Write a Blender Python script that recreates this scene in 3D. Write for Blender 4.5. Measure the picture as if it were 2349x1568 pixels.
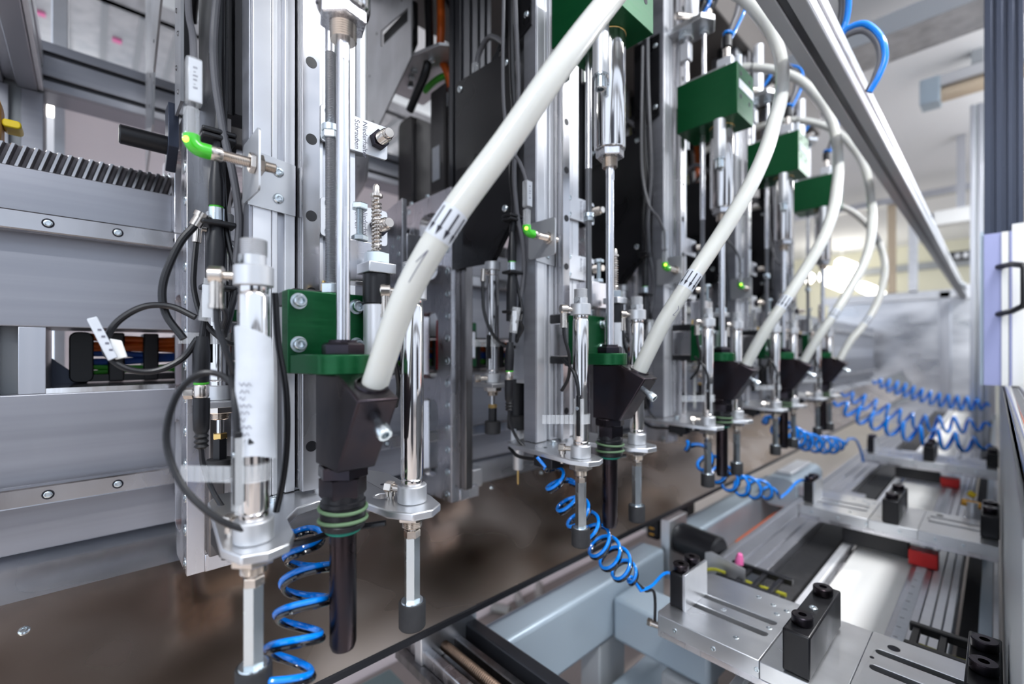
import bpy, math, random
from mathutils import Vector, Matrix
from mathutils.geometry import tessellate_polygon
R = math.radians
random.seed(7)
scene = bpy.context.scene
for o in list(bpy.data.objects):
    bpy.data.objects.remove(o)
COL = scene.collection
H = 1.30            # lens height above the floor; all z below are given from lens height
PITCH = 0.495       # distance between two screw stations

# ------------------------------------------------------------------ camera
cam_d = bpy.data.cameras.new('camera')
cam = bpy.data.objects.new('camera', cam_d)
COL.objects.link(cam)
cam.location = (0, 0, H)
cam.rotation_euler = (R(90), 0, R(46.903))
cam_d.sensor_width = 36.0
cam_d.lens = 36.0 * 1040.0 / 2349.0
cam_d.shift_y = (806.0 - 784.0) / 2349.0
cam_d.clip_start = 0.02
cam_d.dof.use_dof = True
cam_d.dof.focus_distance = 0.62
cam_d.dof.aperture_fstop = 2.0
scene.camera = cam

# ------------------------------------------------------------------ world, sun, lamps, exposure
world = bpy.data.worlds.new('daylight')
scene.world = world
world.use_nodes = True
wn = world.node_tree.nodes
wn['Background'].inputs[0].default_value = (0.74, 0.84, 1.0, 1)
wn['Background'].inputs[1].default_value = 1.55

def lamp(name, kind, loc, rot, energy, color=(1, 1, 1), size=1.0, size_y=None, angle=0.0):
    d = bpy.data.lights.new(name, kind)
    d.energy = energy
    d.color = color
    if kind == 'AREA':
        d.shape = 'RECTANGLE'
        d.size = size
        d.size_y = size_y or size
    if kind == 'SUN':
        d.angle = angle
    o = bpy.data.objects.new(name, d)
    COL.objects.link(o)
    o.location = (loc[0], loc[1], loc[2] + H)
    o.rotation_euler = rot
    return o
sd = Vector((-0.42, -0.46, -0.78)).normalized()
lamp('sun', 'SUN', (3, 2, 3), sd.to_track_quat('-Z', 'Y').to_euler(), 2.2, (1.0, 0.98, 0.96), angle=R(2.0))
scene.view_settings.view_transform = 'Standard'
scene.view_settings.look = 'None'
scene.view_settings.gamma = 1.0
scene.view_settings.use_curve_mapping = False
scene.view_settings.exposure = 0.08
scene.cycles.use_denoising = True
scene.cycles.max_bounces = 8
scene.cycles.glossy_bounces = 4
scene.cycles.caustics_reflective = False
scene.cycles.caustics_refractive = False
scene.cycles.sample_clamp_indirect = 6.0

# ------------------------------------------------------------------ materials
MATS = {}
def mat(name, col, rough=0.5, metal=0.0, var=0.0, vscale=(8, 8, 8), rvar=0.0, bump=0.0, bscale=None, spec=0.5,
        trans=0.0, coat=0.0, sss=0.0, emit=None, estr=0.0, alpha=1.0, col2=None, ior=1.45):
    m = bpy.data.materials.new(name)
    m.use_nodes = True
    nt = m.node_tree
    n, l = nt.nodes, nt.links
    b = n['Principled BSDF']
    b.inputs['Base Color'].default_value = (*col, 1)
    b.inputs['Roughness'].default_value = rough
    b.inputs['Metallic'].default_value = metal
    b.inputs['Specular IOR Level'].default_value = spec
    b.inputs['IOR'].default_value = ior
    if trans: b.inputs['Transmission Weight'].default_value = trans
    if coat: b.inputs['Coat Weight'].default_value = coat
    if alpha < 1: b.inputs['Alpha'].default_value = alpha
    if sss:
        b.inputs['Subsurface Weight'].default_value = sss
        b.inputs['Subsurface Radius'].default_value = (0.01, 0.01, 0.008)
    if emit:
        b.inputs['Emission Color'].default_value = (*emit, 1)
        b.inputs['Emission Strength'].default_value = estr
    if var or rvar or bump:
        tc = n.new('ShaderNodeTexCoord')
        mp = n.new('ShaderNodeMapping')
        mp.inputs['Scale'].default_value = vscale
        l.new(tc.outputs['Object'], mp.inputs['Vector'])
        nz = n.new('ShaderNodeTexNoise')
        nz.inputs['Scale'].default_value = 1.0
        nz.inputs['Detail'].default_value = 2.0
        l.new(mp.outputs['Vector'], nz.inputs['Vector'])
        if var:
            c2 = col2 or tuple(max(0, c * (1 - var)) for c in col)
            c1 = col if col2 else tuple(min(1, c * (1 + var * 0.5)) for c in col)
            rp = n.new('ShaderNodeValToRGB')
            rp.color_ramp.interpolation = 'EASE'
            rp.color_ramp.elements[0].position = 0.22
            rp.color_ramp.elements[1].position = 0.78
            rp.color_ramp.elements[0].color = (*c2, 1)
            rp.color_ramp.elements[1].color = (*c1, 1)
            l.new(nz.outputs['Fac'], rp.inputs['Fac'])
            l.new(rp.outputs['Color'], b.inputs['Base Color'])
        if rvar:
            mr = n.new('ShaderNodeMapRange')
            mr.inputs['From Min'].default_value = 0.3
            mr.inputs['From Max'].default_value = 0.7
            mr.inputs['To Min'].default_value = max(0.02, rough - rvar)
            mr.inputs['To Max'].default_value = min(1, rough + rvar)
            l.new(nz.outputs['Fac'], mr.inputs['Value'])
            l.new(mr.outputs['Result'], b.inputs['Roughness'])
        if bump:
            mp2 = n.new('ShaderNodeMapping')
            mp2.inputs['Scale'].default_value = bscale or vscale
            l.new(tc.outputs['Object'], mp2.inputs['Vector'])
            n2 = n.new('ShaderNodeTexNoise')
            n2.inputs['Scale'].default_value = 1.0
            n2.inputs['Detail'].default_value = 3.0
            l.new(mp2.outputs['Vector'], n2.inputs['Vector'])
            bp = n.new('ShaderNodeBump')
            bp.inputs['Strength'].default_value = bump
            bp.inputs['Distance'].default_value = 0.001
            l.new(n2.outputs['Fac'], bp.inputs['Height'])
            l.new(bp.outputs['Normal'], b.inputs['Normal'])
    MATS[name] = m
    return m

mat('beam_alu', (0.36, 0.365, 0.40), 0.40, 0.75, var=0.10, vscale=(3, 1.2, 60), rvar=0.06, bump=0.04, bscale=(20, 3, 900))
mat('profile_alu', (0.56, 0.57, 0.61), 0.34, 0.9, var=0.08, vscale=(60, 60, 1.5), rvar=0.06)
mat('milled_alu', (0.74, 0.73, 0.76), 0.27, 1.0, var=0.10, vscale=(30, 30, 8), rvar=0.10, bump=0.06, bscale=(40, 40, 1500))
mat('plate_alu', (0.74, 0.75, 0.77), 0.32, 0.92, var=0.06, vscale=(14, 30, 14), rvar=0.05, bump=0.03, bscale=(900, 60, 60))
mat('cap_alu', (0.62, 0.63, 0.65), 0.45, 0.8)
mat('white_alu', (0.80, 0.81, 0.84), 0.40, 0.55, var=0.06, vscale=(20, 20, 20))
mat('chrome', (0.70, 0.68, 0.67), 0.13, 1.0, rvar=0.04, vscale=(200, 200, 6))
mat('brushed_rod', (0.66, 0.66, 0.69), 0.26, 1.0, rvar=0.08, vscale=(300, 300, 20))
mat('rail_steel', (0.50, 0.49, 0.50), 0.24, 1.0, var=0.18, vscale=(40, 14, 9), rvar=0.10, bump=0.03, bscale=(300, 300, 40))
mat('dark_rail', (0.22, 0.21, 0.21), 0.30, 1.0, var=0.25, vscale=(60, 60, 12))
mat('zinc', (0.66, 0.72, 0.75), 0.25, 1.0, rvar=0.03, vscale=(60, 60, 60))
mat('nickel', (0.66, 0.60, 0.54), 0.22, 1.0, rvar=0.06, vscale=(80, 80, 80))
mat('thread_steel', (0.40, 0.41, 0.43), 0.35, 1.0)
mat('brass', (0.70, 0.48, 0.18), 0.28, 1.0)
mat('galvanised', (0.52, 0.52, 0.53), 0.42, 0.85, var=0.22, vscale=(14, 14, 9), rvar=0.10)
mat('green_anodised', (0.002, 0.078, 0.022), 0.34, 0.45, var=0.10, vscale=(20, 20, 300), rvar=0.05)
mat('black_panel', (0.011, 0.011, 0.013), 0.32, 0.25, var=0.5, vscale=(9, 9, 7), rvar=0.14)
mat('black_oxide', (0.034, 0.035, 0.046), 0.33, 1.0, var=0.4, vscale=(20, 20, 14), rvar=0.10, col2=(0.050, 0.036, 0.038))
mat('black_plastic', (0.007, 0.007, 0.009), 0.38)
mat('black_rubber', (0.020, 0.020, 0.022), 0.62, var=0.3, vscale=(60, 60, 60))
mat('black_profile', (0.035, 0.036, 0.042), 0.36, 0.5)
mat('header_paint', (0.13, 0.115, 0.105), 0.6)
mat('motor_black', (0.042, 0.038, 0.040), 0.45, 0.1, rvar=0.06, vscale=(20, 20, 20))
mat('cable_black', (0.010, 0.010, 0.012), 0.32)
mat('cable_grey', (0.10, 0.10, 0.11), 0.42)
mat('cable_orange', (0.75, 0.13, 0.01), 0.42)
mat('cable_green', (0.06, 0.42, 0.03), 0.40)
mat('cable_blue', (0.01, 0.07, 0.35), 0.42)
mat('cable_yellow', (0.30, 0.29, 0.02), 0.42)
mat('hose_blue', (0.0, 0.23, 0.85), 0.16, coat=0.5)
mat('hose_black', (0.006, 0.006, 0.008), 0.14, coat=0.5)
mat('feed_hose', (0.64, 0.64, 0.60), 0.24, sss=0.55, coat=0.3, var=0.03, vscale=(12, 12, 12))
mat('paper', (0.62, 0.65, 0.70), 0.6, var=0.05, vscale=(60, 60, 60))
mat('ink', (0.02, 0.02, 0.03), 0.7)
mat('faint_ink', (0.16, 0.16, 0.20), 0.7)
mat('clear_plastic', (0.90, 0.92, 0.94), 0.12, alpha=0.26, spec=0.8)
mat('lit_green', (0.05, 0.48, 0.02), 0.25, emit=(0.08, 1.0, 0.03), estr=0.05, coat=0.6)
mat('lit_diode', (0.5, 1.0, 0.1), 0.3, emit=(0.55, 1.0, 0.05), estr=3.0)
mat('olive_ring', (0.10, 0.17, 0.09), 0.5)
mat('teal_ring', (0.0, 0.22, 0.15), 0.4)
mat('chute_sheet', (0.50, 0.45, 0.42), 0.27, 1.0, var=0.5, vscale=(5.0, 3.0, 5.0), rvar=0.10, col2=(0.36, 0.26, 0.19))  # brown tones put into the colour for warm reflections, plus stains
mat('ledge_sheet', (0.74, 0.75, 0.78), 0.32, 1.0, var=0.25, vscale=(2, 2, 6), rvar=0.10)
mat('bluegrey_paint', (0.40, 0.48, 0.55), 0.32, 0.15)
mat('grey_paint', (0.36, 0.38, 0.40), 0.45, 0.1)
mat('sill_grey', (0.62, 0.65, 0.67), 0.42, 0.2)
mat('navy_profile', (0.038, 0.046, 0.070), 0.32, 0.5)
mat('red_plastic', (0.65, 0.02, 0.02), 0.35)
mat('pink_plastic', (0.90, 0.18, 0.45), 0.35)
mat('amber_plastic', (0.85, 0.42, 0.03), 0.4)
mat('yellow_plastic', (0.85, 0.62, 0.02), 0.4)
mat('tan_plastic', (0.55, 0.30, 0.09), 0.45)
mat('rack_steel', (0.11, 0.10, 0.105), 0.42, 0.8, var=0.3, vscale=(50, 50, 50))
mat('white_panel', (0.90, 0.85, 0.86), 0.5, var=0.03, vscale=(2, 2, 2))
m_ = MATS['white_panel']
n_, l_ = m_.node_tree.nodes, m_.node_tree.links
tr_ = n_.new('ShaderNodeBsdfTranslucent')
tr_.inputs['Color'].default_value = (0.93, 0.88, 0.89, 1)
mx_ = n_.new('ShaderNodeMixShader')
mx_.inputs[0].default_value = 0.55
l_.new(n_['Principled BSDF'].outputs[0], mx_.inputs[1])
l_.new(tr_.outputs[0], mx_.inputs[2])
l_.new(mx_.outputs[0], n_['Material Output'].inputs['Surface'])
mat('ceiling_paint', (0.86, 0.87, 0.89), 0.8, var=0.02, vscale=(1, 1, 1))
mat('wall_paint', (0.80, 0.78, 0.62), 0.8, var=0.03, vscale=(1, 1, 1))
mat('side_wall_paint', (0.42, 0.40, 0.385), 0.8)
mat('floor_paint', (0.46, 0.41, 0.38), 0.45, var=0.08, vscale=(2, 2, 2))
mat('lamp_white', (0.9, 0.9, 0.88), 0.4)
mat('added_glow', (1, 1, 1), 0.4, emit=(1.0, 0.95, 0.85), estr=6.0)
mat('tube_off', (0.62, 0.50, 0.36), 0.4)
mat('screw_brown', (0.11, 0.075, 0.055), 0.4, 0.9)
mat('lavender_seal', (0.36, 0.38, 0.62), 0.3, 0.2)
mat('teal_box', (0.30, 0.42, 0.42), 0.4)

# ------------------------------------------------------------------ mesh builder
class M:
    def __init__(self):
        self.v, self.f = [], []
    def add(self, vs, fs):
        k = len(self.v)
        self.v += [tuple(p) for p in vs]
        self.f += [tuple(i + k for i in f) for f in fs]
        return self
    def box(self, x0, x1, y0, y1, z0, z1):
        if x0 > x1: x0, x1 = x1, x0
        if y0 > y1: y0, y1 = y1, y0
        if z0 > z1: z0, z1 = z1, z0
        v = [(x, y, z) for x in (x0, x1) for y in (y0, y1) for z in (z0, z1)]
        f = [(0, 1, 3, 2), (4, 6, 7, 5), (0, 4, 5, 1), (2, 3, 7, 6), (0, 2, 6, 4), (1, 5, 7, 3)]
        return self.add(v, f)
    def lathe(self, prof, o, ax=(0, 0, 1), seg=24, phase=0.0):
        """prof: (radius, distance along ax) from o"""
        ax = Vector(ax).normalized()
        t = Vector((1, 0, 0)) if abs(ax.x) < 0.9 else Vector((0, 1, 0))
        a = ax.cross(t).normalized()
        b = ax.cross(a)
        o = Vector(o)
        vs, rings = [], []
        for r, h in prof:
            c = o + ax * h
            if r < 1e-6:
                rings.append([len(vs)])
                vs.append(c)
            else:
                rings.append(list(range(len(vs), len(vs) + seg)))
                for k in range(seg):
                    an = phase + 2 * math.pi * k / seg
                    vs.append(c + a * (r * math.cos(an)) + b * (r * math.sin(an)))
        fs = []
        for p, q in zip(rings, rings[1:]):
            for k in range(seg):
                k2 = (k + 1) % seg
                if len(p) == 1 and len(q) == 1: continue
                if len(p) == 1: fs.append((p[0], q[k], q[k2]))
                elif len(q) == 1: fs.append((p[k], q[0], p[k2]))
                else: fs.append((p[k], q[k], q[k2], p[k2]))
        return self.add(vs, fs)
    def cyl(self, p0, p1, r, seg=24, r2=None, ch=0.0):
        p0, p1 = Vector(p0), Vector(p1)
        d = p1 - p0
        L = d.length
        r2 = r if r2 is None else r2
        if ch:
            pr = [(0, 0), (r - ch, 0), (r, ch), (r2, L - ch), (r2 - ch, L), (0, L)]
        else:
            pr = [(0, 0), (r, 0), (r2, L), (0, L)]
        return self.lathe(pr, p0, d, seg)
    def hexa(self, p0, p1, r, phase=0.0, ch=0.0):
        p0, p1 = Vector(p0), Vector(p1)
        d = p1 - p0
        L = d.length
        return self.lathe([(0, 0), (r - ch, 0), (r, ch), (r, L - ch), (r - ch, L), (0, L)] if ch else [(0, 0), (r, 0), (r, L), (0, L)], p0, d, 6, phase)
    def ring(self, o, ax, R0, r, seg=32, ms=10):
        ax = Vector(ax).normalized()
        t = Vector((1, 0, 0)) if abs(ax.x) < 0.9 else Vector((0, 1, 0))
        a = ax.cross(t).normalized()
        b = ax.cross(a)
        vs, fs = [], []
        for i in range(seg):
            an = 2 * math.pi * i / seg
            d = a * math.cos(an) + b * math.sin(an)
            for j in range(ms):
                bn = 2 * math.pi * j / ms
                vs.append(Vector(o) + d * (R0 + r * math.cos(bn)) + ax * (r * math.sin(bn)))
        for i in range(seg):
            for j in range(ms):
                fs.append((i * ms + j, i * ms + (j + 1) % ms, ((i + 1) % seg) * ms + (j + 1) % ms, ((i + 1) % seg) * ms + j))
        return self.add(vs, fs)
    def tube(self, pts, r, seg=10, rad=None):
        pts = [Vector(p) for p in pts]
        n = len(pts)
        tg = [(pts[min(i + 1, n - 1)] - pts[max(i - 1, 0)]).normalized() for i in range(n)]
        up = Vector((0, 0, 1)) if abs(tg[0].z) < 0.9 else Vector((1, 0, 0))
        a = tg[0].cross(up).normalized()
        vs, fs = [], []
        for i in range(n):
            a = (a - tg[i] * a.dot(tg[i])).normalized()
            b = tg[i].cross(a)
            rr = rad[i] if rad else r
            for k in range(seg):
                an = 2 * math.pi * k / seg
                vs.append(pts[i] + a * (rr * math.cos(an)) + b * (rr * math.sin(an)))
        for i in range(n - 1):
            for k in range(seg):
                fs.append((i * seg + k, (i + 1) * seg + k, (i + 1) * seg + (k + 1) % seg, i * seg + (k + 1) % seg))
        fs.append(tuple(range(seg)))
        fs.append(tuple((n - 1) * seg + k for k in reversed(range(seg))))
        return self.add(vs, fs)
    def prism(self, poly, plane, lo, hi, holes=()):
        """poly: 2-D outline in plane 'xz' (extruded along y), 'xy' (along z) or 'yz' (along x)"""
        def P(p, h):
            return {'xz': (p[0], h, p[1]), 'xy': (p[0], p[1], h), 'yz': (h, p[0], p[1])}[plane]
        loops = [list(poly)] + [list(h) for h in holes]
        flat = [p for lp in loops for p in lp]
        n = len(flat)
        vs = [P(p, lo) for p in flat] + [P(p, hi) for p in flat]
        fs = []
        if holes:
            for t in tessellate_polygon([[Vector((p[0], p[1], 0)) for p in lp] for lp in loops]):
                fs.append(tuple(t))
                fs.append(tuple(i + n for i in reversed(t)))
        else:
            fs.append(tuple(range(n)))
            fs.append(tuple(reversed(range(n, 2 * n))))
        k = 0
        for lp in loops:
            m = len(lp)
            for i in range(m):
                j = (i + 1) % m
                fs.append((k + i, k + j, n + k + j, n + k + i))
            k += m
        return self.add(vs, fs)

def rrect(x0, x1, y0, y1, r, n=5):
    p = []
    for cx, cy, a0 in ((x1 - r, y1 - r, 0), (x0 + r, y1 - r, 90), (x0 + r, y0 + r, 180), (x1 - r, y0 + r, 270)):
        for k in range(n + 1):
            a = R(a0 + 90 * k / n)
            p.append((cx + r * math.cos(a), cy + r * math.sin(a)))
    return p
def circ(cx, cy, r, n=16, a0=0):
    return [(cx + r * math.cos(a0 + 2 * math.pi * k / n), cy + r * math.sin(a0 + 2 * math.pi * k / n)) for k in range(n)]
def spline(pts, n=8):
    """Catmull-Rom through pts"""
    P = [Vector(p) for p in pts]
    P = [P[0] * 2 - P[1]] + P + [P[-1] * 2 - P[-2]]
    out = []
    for i in range(1, len(P) - 2):
        a, b, c, d = P[i - 1:i + 3]
        for k in range(n):
            t = k / n
            out.append(0.5 * ((2 * b) + (c - a) * t + (2 * a - 5 * b + 4 * c - d) * t * t + (3 * b - a - 3 * c + d) * t ** 3))
    out.append(P[-2])
    return out

BASE = {}
def finish(name, m, material, base, bev=0.0, smooth=True):
    me = bpy.data.meshes.new(name)
    me.from_pydata([(x - base[0], y - base[1], z - base[2]) for x, y, z in m.v], [], m.f)
    import bmesh
    bm = bmesh.new()
    bm.from_mesh(me)
    bmesh.ops.recalc_face_normals(bm, faces=bm.faces)
    bm.to_mesh(me)
    bm.free()
    if smooth:
        me.polygons.foreach_set('use_smooth', [True] * len(me.polygons))
        me.set_sharp_from_angle(angle=R(33))
    me.materials.append(MATS[material])
    o = bpy.data.objects.new(name, me)
    COL.objects.link(o)
    if bev:
        b = o.modifiers.new('bevel', 'BEVEL')
        b.width = bev
        b.segments = 2
        b.limit_method = 'ANGLE'
        b.angle_limit = R(40)
    return o
def part(name, m, material, parent, bev=0.0, label=None, kind=None):
    base = BASE[parent.name]
    o = finish(name, m, material, base, bev)
    o.parent = parent
    BASE[o.name] = base
    if label: o['label'] = label
    if kind: o['kind'] = kind
    return o
def thing(name, label, cat, base, group=None):
    o = bpy.data.objects.new(name, None)
    COL.objects.link(o)
    o.empty_display_size = 0.02
    o.location = (base[0], base[1], base[2] + H)
    BASE[o.name] = tuple(base)
    o['label'] = label
    o['category'] = cat
    if group: o['group'] = group
    return o
def single(name, m, material, label, cat, group=None, bev=0.0):
    xs, ys, zs = zip(*m.v)
    base = ((min(xs) + max(xs)) / 2, (min(ys) + max(ys)) / 2, min(zs))
    o = finish(name, m, material, base, bev)
    o.location = (base[0], base[1], base[2] + H)
    BASE[o.name] = base
    o['label'] = label
    o['category'] = cat
    if group: o['group'] = group
    return o
def struct(name, m, material, bev=0.0, label=None):
    o = finish(name, m, material, (0, 0, 0), bev)
    o.location = (0, 0, H)
    BASE[o.name] = (0, 0, 0)
    o['kind'] = 'structure'
    if label: o['label'] = label
    return o
def copy_tree(o, parent=None):
    c = o.copy()
    COL.objects.link(c)
    if parent:
        c.parent = parent
        c.matrix_parent_inverse = o.matrix_parent_inverse.copy()
    BASE[c.name] = BASE.get(o.name, (0, 0, 0))
    for ch in list(o.children):
        copy_tree(ch, c)
    return c
def lettering(name, body, size, loc, xdir, ydir, material, parent, align='LEFT'):
    cu = bpy.data.curves.new(name, 'FONT')
    cu.body = body
    cu.size = size
    cu.align_x = align
    cu.extrude = 0.00006
    tmp = bpy.data.objects.new(name, cu)
    COL.objects.link(tmp)
    dg = bpy.context.evaluated_depsgraph_get()
    me = bpy.data.meshes.new_from_object(tmp.evaluated_get(dg))
    bpy.data.objects.remove(tmp)
    xd, yd = Vector(xdir), Vector(ydir)
    zd = xd.cross(yd)
    mt = Matrix((xd, yd, zd)).transposed().to_4x4()
    b = BASE[parent.name]
    mt.translation = Vector(loc) - Vector(b)
    me.transform(mt)
    me.materials.clear()
    me.materials.append(MATS[material])
    o = bpy.data.objects.new(name, me)
    COL.objects.link(o)
    o.parent = parent
    BASE[o.name] = b
    return o

# small hardware ------------------------------------------------------------
def socket_bolt(p, ax, r=0.0065, h=0.007, washer=True):
    ax = Vector(ax).normalized()
    p = Vector(p)
    m = M()
    if washer:
        m.lathe([(0, 0), (r * 1.35, 0), (r * 1.35, r * 0.25), (r * 0.9, r * 0.25)], p, ax, 20)
    m.lathe([(r, 0), (r, h * 0.88), (r * 0.9, h), (r * 0.58, h), (r * 0.52, h * 0.92), (r * 0.52, h * 0.35), (0, h * 0.30)], p + ax * (r * 0.2 if washer else 0), ax, 18)
    return m
def pan_screw(p, ax, r=0.006, h=0.003):
    m = M()
    m.lathe([(r, 0), (r * 0.98, h * 0.4), (r * 0.75, h * 0.9), (r * 0.42, h), (r * 0.36, h * 0.6), (0, h * 0.5)], Vector(p), ax, 18)
    return m
def threaded(p0, p1, r, pitch=0.0018, seg=14, depth=None):
    p0, p1 = Vector(p0), Vector(p1)
    L = (p1 - p0).length
    n = max(2, int(L / pitch))
    d = depth or pitch * 0.55
    pr = [(0, 0)]
    for i in range(n):
        h = L * i / n
        pr += [(r - d, h), (r, h + 0.5 * L / n)]
    pr += [(r - d, L), (0, L)]
    return M().lathe(pr, p0, p1 - p0, seg)


# ================================================================== THE HALL
struct('floor', M().box(-9, 6, -4, 14, -1.32, -1.30), 'floor_paint')
struct('ceiling', M().box(-9, 1.0, -4, 12.0, 2.05, 2.12), 'ceiling_paint')
struct('wall_back', M().box(-9, 6, 11.6, 11.8, -1.3, 2.05), 'wall_paint')
wl = struct('wall_left', M().box(-8.2, -8.0, -4, 11.6, -1.3, -0.6), 'side_wall_paint')
for y in (-4.0, -1.5, 1.0, 3.5, 6.0, 8.5, 11.1):
    part('pier', M().box(-8.2, -8.0, y, y + 0.5, -0.6, 2.05), 'side_wall_paint', wl)
# the wall on the operator's side: a row of tall windows between piers
wr = struct('wall_right', M().box(4.6, 4.8, -4, 11.6, -1.3, -0.75), 'side_wall_paint')
for k, y in enumerate((-4.0, -2.2, -0.1, 2.0, 4.1, 6.2, 8.3)):
    part('pier', M().box(4.6, 4.8, y, y + 0.55, -0.75, 2.05), 'side_wall_paint', wr)
part('lintel', M().box(4.6, 4.8, -4, 11.6, 1.75, 2.05), 'side_wall_paint', wr)
struct('trim_1', M().box(-9, 6, 11.52, 11.6, 1.55, 1.68), 'grey_paint')

# added luminaires that brighten the hall up and down (beyond the picture's edges)
for k, (x, y) in enumerate(((-4.4, -0.8), (-4.4, 2.4), (-4.4, 5.6), (0.75, -1.6), (0.75, 1.4), (0.75, 4.6))):
    t = thing('added_luminaire', 'added unseen luminaire {} of the machine, {} of its row'.format('above' if x > -2 and x < 0 else 'behind' if x < 0 else 'in front', ('nearest', 'middle', 'farthest')[k % 3]), 'lamp', (x, y, 1.62), 'added hall luminaires')
    part('housing', M().box(x - 0.09, x + 0.09, y - 0.9, y + 0.9, 1.645, 1.675), 'lamp_white', t, 0.006)
    part('diffuser', M().box(x - 0.07, x + 0.07, y - 0.88, y + 0.88, 1.625, 1.645), 'added_glow', t, 0.004)
    for dy in (-0.6, 0.6):
        part('wire', M().cyl((x, y + dy, 1.675), (x, y + dy, 2.05), 0.003, 6), 'grey_paint', t)
    for nm, z, rot, e in (('down_light', 1.615, (0, 0, 0), 26 if x < 0 else 50), ('up_light', 1.69, (R(180), 0, 0), 85 if x < 0 else 30)):
        a = lamp(nm, 'AREA', (0, 0, 0), rot, e, (0.95, 0.97, 1.0), 0.14, 1.76)
        a.parent = t
        a.location = (0, 0, z - 1.62)

# cable tray under the ceiling, running across
t = thing('cable_tray', 'grey galvanised cable tray hanging across the ceiling at upper right', 'cable tray', (-0.6, 3.3, 1.72))
part('tray_floor', M().box(-2.9, 2.2, 3.18, 3.48, 1.72, 1.735), 'galvanised', t)
for x in (-2.4, -0.9, 0.6):
    part('hanger', M().box(x, x + 0.03, 3.30, 3.34, 1.735, 2.05), 'galvanised', t)
part('tray_side', M().box(-2.9, 2.2, 3.17, 3.18, 1.72, 1.83), 'grey_paint', t)
part('tray_side', M().box(-2.9, 2.2, 3.47, 3.48, 1.72, 1.80), 'galvanised', t)
t = thing('cable_tray', 'perforated pale cable tray on the ceiling behind the top left frame', 'cable tray', (-3.4, 0.6, 1.75))
part('tray_floor', M().box(-3.75, -3.05, -2.5, 3.4, 1.75, 1.77), 'galvanised', t)
part('tray_side', M().box(-3.06, -3.05, -2.5, 3.4, 1.75, 1.85), 'galvanised', t)
for k in range(26):
    y = -1.6 + k * 0.15
    part('rung', M().box(-3.74, -3.06, y, y + 0.03, 1.742, 1.751), 'grey_paint', t)
    if k % 2:
        part('marker', M().box(-3.40, -3.36, y + 0.05, y + 0.09, 1.743, 1.7505), 'pink_plastic', t)
# ceiling lamp, unlit
t = thing('ceiling_lamp', 'long unlit fluorescent lamp with amber tube under the ceiling', 'lamp', (-0.2, 4.45, 1.80))
part('housing', M().box(-0.36, 0.7, 4.38, 4.52, 1.87, 1.95), 'cap_alu', t, 0.01)
part('tube', M().cyl((-0.28, 4.45, 1.83), (0.68, 4.45, 1.83), 0.05, 16), 'tube_off', t)
part('end_cap', M().box(-0.38, -0.27, 4.37, 4.53, 1.77, 1.95), 'bluegrey_paint', t, 0.01)
part('hanger', M().box(-0.12, -0.06, 4.40, 4.50, 1.95, 2.05), 'grey_paint', t)
# glowing bodies put in for lamp reflections at the far end
for k, (x, y, z, L) in enumerate(((-2.62, 10.0, 1.50, 0.30), (-2.30, 10.2, 1.50, 0.62), (-2.20, 10.9, 1.80, 0.45), (-1.75, 10.2, 1.22, 0.48))):
    t = thing('reflection_glow', ('small round glow added for a reflection, leftmost in front of the yellow wall', 'large glow added for a reflection in front of the yellow wall',
              'slim glow added for a reflection above the large one by the yellow wall', 'slim glow added for a reflection lowest and rightmost by the yellow wall')[k], 'lamp', (x, y, z), 'added reflection glows in the far hall')
    r_ = (0.10, 0.17, 0.10, 0.09)[k]
    part('diffuser', M().lathe([(0, 0), (r_ * 0.7, L * 0.06), (r_, L * 0.25), (r_, L * 0.75), (r_ * 0.7, L * 0.94), (0, L)], (x, y, z), (0.72, 0.2, -0.42), 20), 'added_glow', t)
    part('added_cord', M().cyl((x + 0.1, y + 0.04, z), (x + 0.1, y + 0.04, 2.05), 0.008, 8), 'lamp_white', t)

# ================================================================== MACHINE FRAME
def profile_x(m, x0, x1, yc, zc, w, h):      # extruded bar along x with slots
    m.box(x0, x1, yc - w / 2, yc + w / 2, zc - h / 2, zc + h / 2)
    return m
# rear frame: bar along the row, cross bar towards the viewer and corner post
t = thing('frame_bar', 'grey aluminium frame bar with two dark grooves behind the toothed rack', 'frame bar', (-1.55, 1.0, 0.62))
Y0, Y1 = -0.30, 3.4
part('bar', M().box(-1.62, -1.53, Y0, Y1, 0.615, 0.725), 'beam_alu', t, 0.004)
for a, b_ in ((0.615, 0.636), (0.646, 0.694), (0.704, 0.727)):
    part('lip', M().box(-1.53, -1.520, Y0, Y1, a, b_), 'beam_alu', t, 0.002)
for a in (0.636, 0.694):
    part('groove', M().box(-1.5305, -1.528, Y0, Y1, a, a + 0.010), 'black_profile', t)
t = thing('frame_bar', 'light aluminium cross bar running up to the top left corner', 'frame bar', (-1.0, -0.1, 0.60))
part('bar', M().box(-1.53, -0.40, -0.165, -0.085, 0.615, 0.70), 'profile_alu', t, 0.003)
part('lip', M().box(-1.53, -0.40, -0.165, -0.138, 0.605, 0.6155), 'beam_alu', t, 0.002)
part('lip', M().box(-1.53, -0.40, -0.118, -0.085, 0.605, 0.6155), 'beam_alu', t, 0.002)
part('lip', M().box(-1.53, -0.40, -0.085, -0.076, 0.61, 0.642), 'white_alu', t, 0.002)
part('lip', M().box(-1.53, -0.40, -0.085, -0.076, 0.665, 0.70), 'white_alu', t, 0.002)
t = thing('frame_post', 'grey slotted upright post below the top left corner', 'frame post', (-1.57, -0.11, -1.3))
part('post', M().box(-1.62, -1.535, -0.165, -0.075, -1.3, 0.615), 'grey_paint', t)
part('lip', M().box(-1.536, -1.525, -0.165, -0.13, -1.3, 0.605), 'beam_alu', t, 0.002)
part('lip', M().box(-1.536, -1.525, -0.112, -0.075, -1.3, 0.605), 'beam_alu', t, 0.002)
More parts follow.
